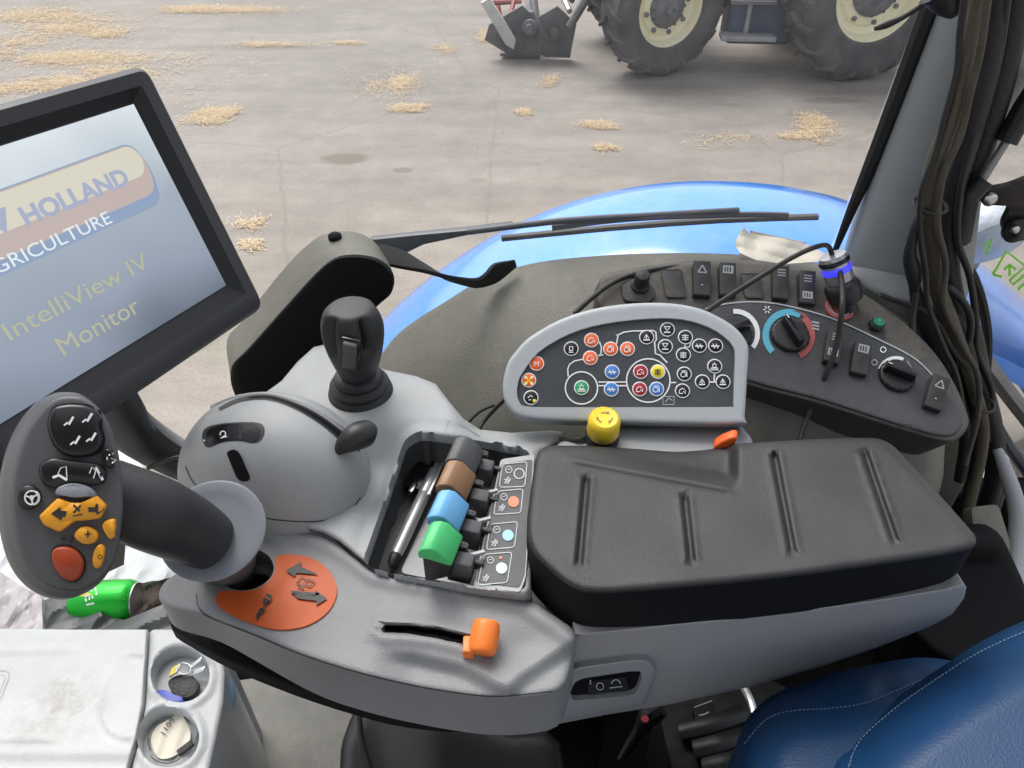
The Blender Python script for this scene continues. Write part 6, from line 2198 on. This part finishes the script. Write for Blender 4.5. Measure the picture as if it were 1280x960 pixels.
mb = relief(smooth_closed(shrink([(184, 925), (192, 906), (205, 898), (222, 888), (232, 892), (242, 915), (236, 935), (214, 950), (194, 950)], (215, 925), .86), 3), H(.777), 'paper', lambda x, y: .0012 * math.sin(x * .3 + y * .1), 4, drop=.0006)
PS_ = H(.7752)
mb.ring(208, 935, 24, 2, PS_, 0, 'dark_mark', a0=40, a1=150, ry=20); mb.ring(212, 925, 28, 1.6, PS_, 0, 'dark_mark', a0=150, a1=240)
mb.pxtext('1109', 212, 910, 7, PS_, 0, 'dark_mark', ang=-58)
tag(mb.build('receipt', sharp=30), 'crumpled pale slip of paper lying in the near cup holder', 'paper')
mb = MB()
mb.box(at(232, 935, .778), (.016, .007, .004), 'hose_black', X=(.7, .7, 0), Y=(-.7, .7, 0))
tag(mb.build('bottle_cap', bevel=.001), 'small dark plastic clip lying on the slip in the near cup holder', 'clip')

# bag behind the cool box, with a green can in it
def crumple(pts, surf, m_, amp, seed, step=7, drop=.05):
    r_ = random.Random(seed)
    f = [(r_.uniform(.02, .11), r_.uniform(.02, .11), r_.uniform(0, 6), r_.uniform(.4, 1)) for _ in range(9)]
    def h(x, y):
        s = 0
        for a, b, c, w in f: s += w * (1 - 2 * abs(math.sin(a * x + b * y + c)))
        return amp * s / 4
    return relief(resample([Vector(p) for p in pts], step), surf, m_, h, step, drop=drop)
mb = crumple([(-60, 640), (60, 690), (125, 720), (155, 706), (160, 640), (146, 560), (170, 575), (215, 620), (240, 700), (235, 728), (222, 726), (190, 726), (150, 735), (110, 742), (60, 752), (-60, 760)], H(.93), 'bag_white', .006, 4, 5)
tag(mb.build('white_bag', sharp=25), 'crumpled white plastic bag lying behind the cool box under the handle', 'bag')
mb = crumple([(50, 752), (90, 738), (110, 748), (128, 768), (155, 775), (180, 765), (212, 752), (216, 800), (50, 800)], H(.87), 'bag_grey', .008, 8, 4)
tag(mb.build('grey_bag', sharp=25), 'dark grey crumpled plastic bag between the white lid and the green can', 'bag')
mb = crumple([(-60, 690), (0, 715), (30, 735), (52, 745), (54, 800), (-60, 800)], H(.86), 'film', .006, 15, 4)
tag(mb.build('plastic_film', sharp=22), 'creased clear plastic wrapping at the far left above the white lid', 'wrapping')
mb = crumple([(166, 742), (190, 728), (212, 722), (206, 752), (190, 766), (168, 776)], H(.90), 'crumb_brown', .02, 21, 4)
tag(mb.build('brown_scraps', sharp=22), 'dark brown crumbly scraps right of the green can', 'scraps')
K2 = thing('drink_can', at(140, 752, .9), 'bright green drink can lying on its side in the grey bag', 'can')
ca = at(98, 754, .885); cb = at(170, 751, .885); cdr = (cb - ca).normalized(); CL = (cb - ca).length
mb = MB()
mb.lathe(ca, cdr, [(.022, -.004), (.028, 0), (.029, .004), (.029, CL - .01), (.027, CL - .003), (.0235, CL)], 'grass_green_can', n=36, caps=False)
canS = Surf(mb)
mb.build('can_wall', K2, sharp=60)
mb = MB(); mb.lathe(ca + cdr * CL, cdr, [(.0235, 0), (.0245, .001), (.024, .0025), (.0225, .001), (.021, -.003), (.0001, -.003)], 'can_metal', n=32); mb.build('can_rim', K2)
mb = MB()
for s_ in ([(106, 740), (108, 752)], [(106, 746), (112, 744), (112, 750)], [(114, 736), (116, 748)], [(119, 734), (121, 744)], [(108, 756), (118, 754)]):
    mb.stroke(s_, 2.4, canS, .0006, 'white_mark')
mb.mark([(88, 736), (104, 734), (106, 742), (92, 745)], canS, .0007, 'can_yellow')
mb.build('can_print', K2, sharp=180)
# ================================================================ LIGHT
w = bpy.data.worlds.new('World'); scene.world = w; w.use_nodes = True
nt = w.node_tree
bg = nt.nodes['Background']
sky = nt.nodes.new('ShaderNodeTexSky'); sky.sky_type = 'NISHITA'; sky.sun_disc = False
EL, AZ = math.radians(56), math.radians(-28)
sky.sun_elevation = EL; sky.sun_rotation = AZ
sky.air_density = 1.0; sky.dust_density = 4.0; sky.ozone_density = 1
hs = nt.nodes.new('ShaderNodeHueSaturation'); hs.inputs['Saturation'].default_value = .35
nt.links.new(sky.outputs['Color'], hs.inputs['Color'])
nt.links.new(hs.outputs['Color'], bg.inputs['Color'])
bg.inputs['Strength'].default_value = .15
sl_ = bpy.data.lights.new('sun', 'SUN'); sl_.energy = .8; sl_.angle = math.radians(35); sl_.color = (1, .97, .93)
so_ = bpy.data.objects.new('sun', sl_); COL.objects.link(so_)
# sun direction: rotation measured like the sky's
sd = Vector((math.sin(AZ) * math.cos(EL), math.cos(AZ) * math.cos(EL), math.sin(EL)))
so_.rotation_euler = sd.to_track_quat('Z', 'Y').to_euler()
scene.view_settings.view_transform = 'Standard'
scene.view_settings.look = 'None'
scene.view_settings.exposure = 0.92
scene.view_settings.gamma = 1
scene.view_settings.use_curve_mapping = False
scene.cycles.max_bounces = 8
scene.cycles.transparent_max_bounces = 12
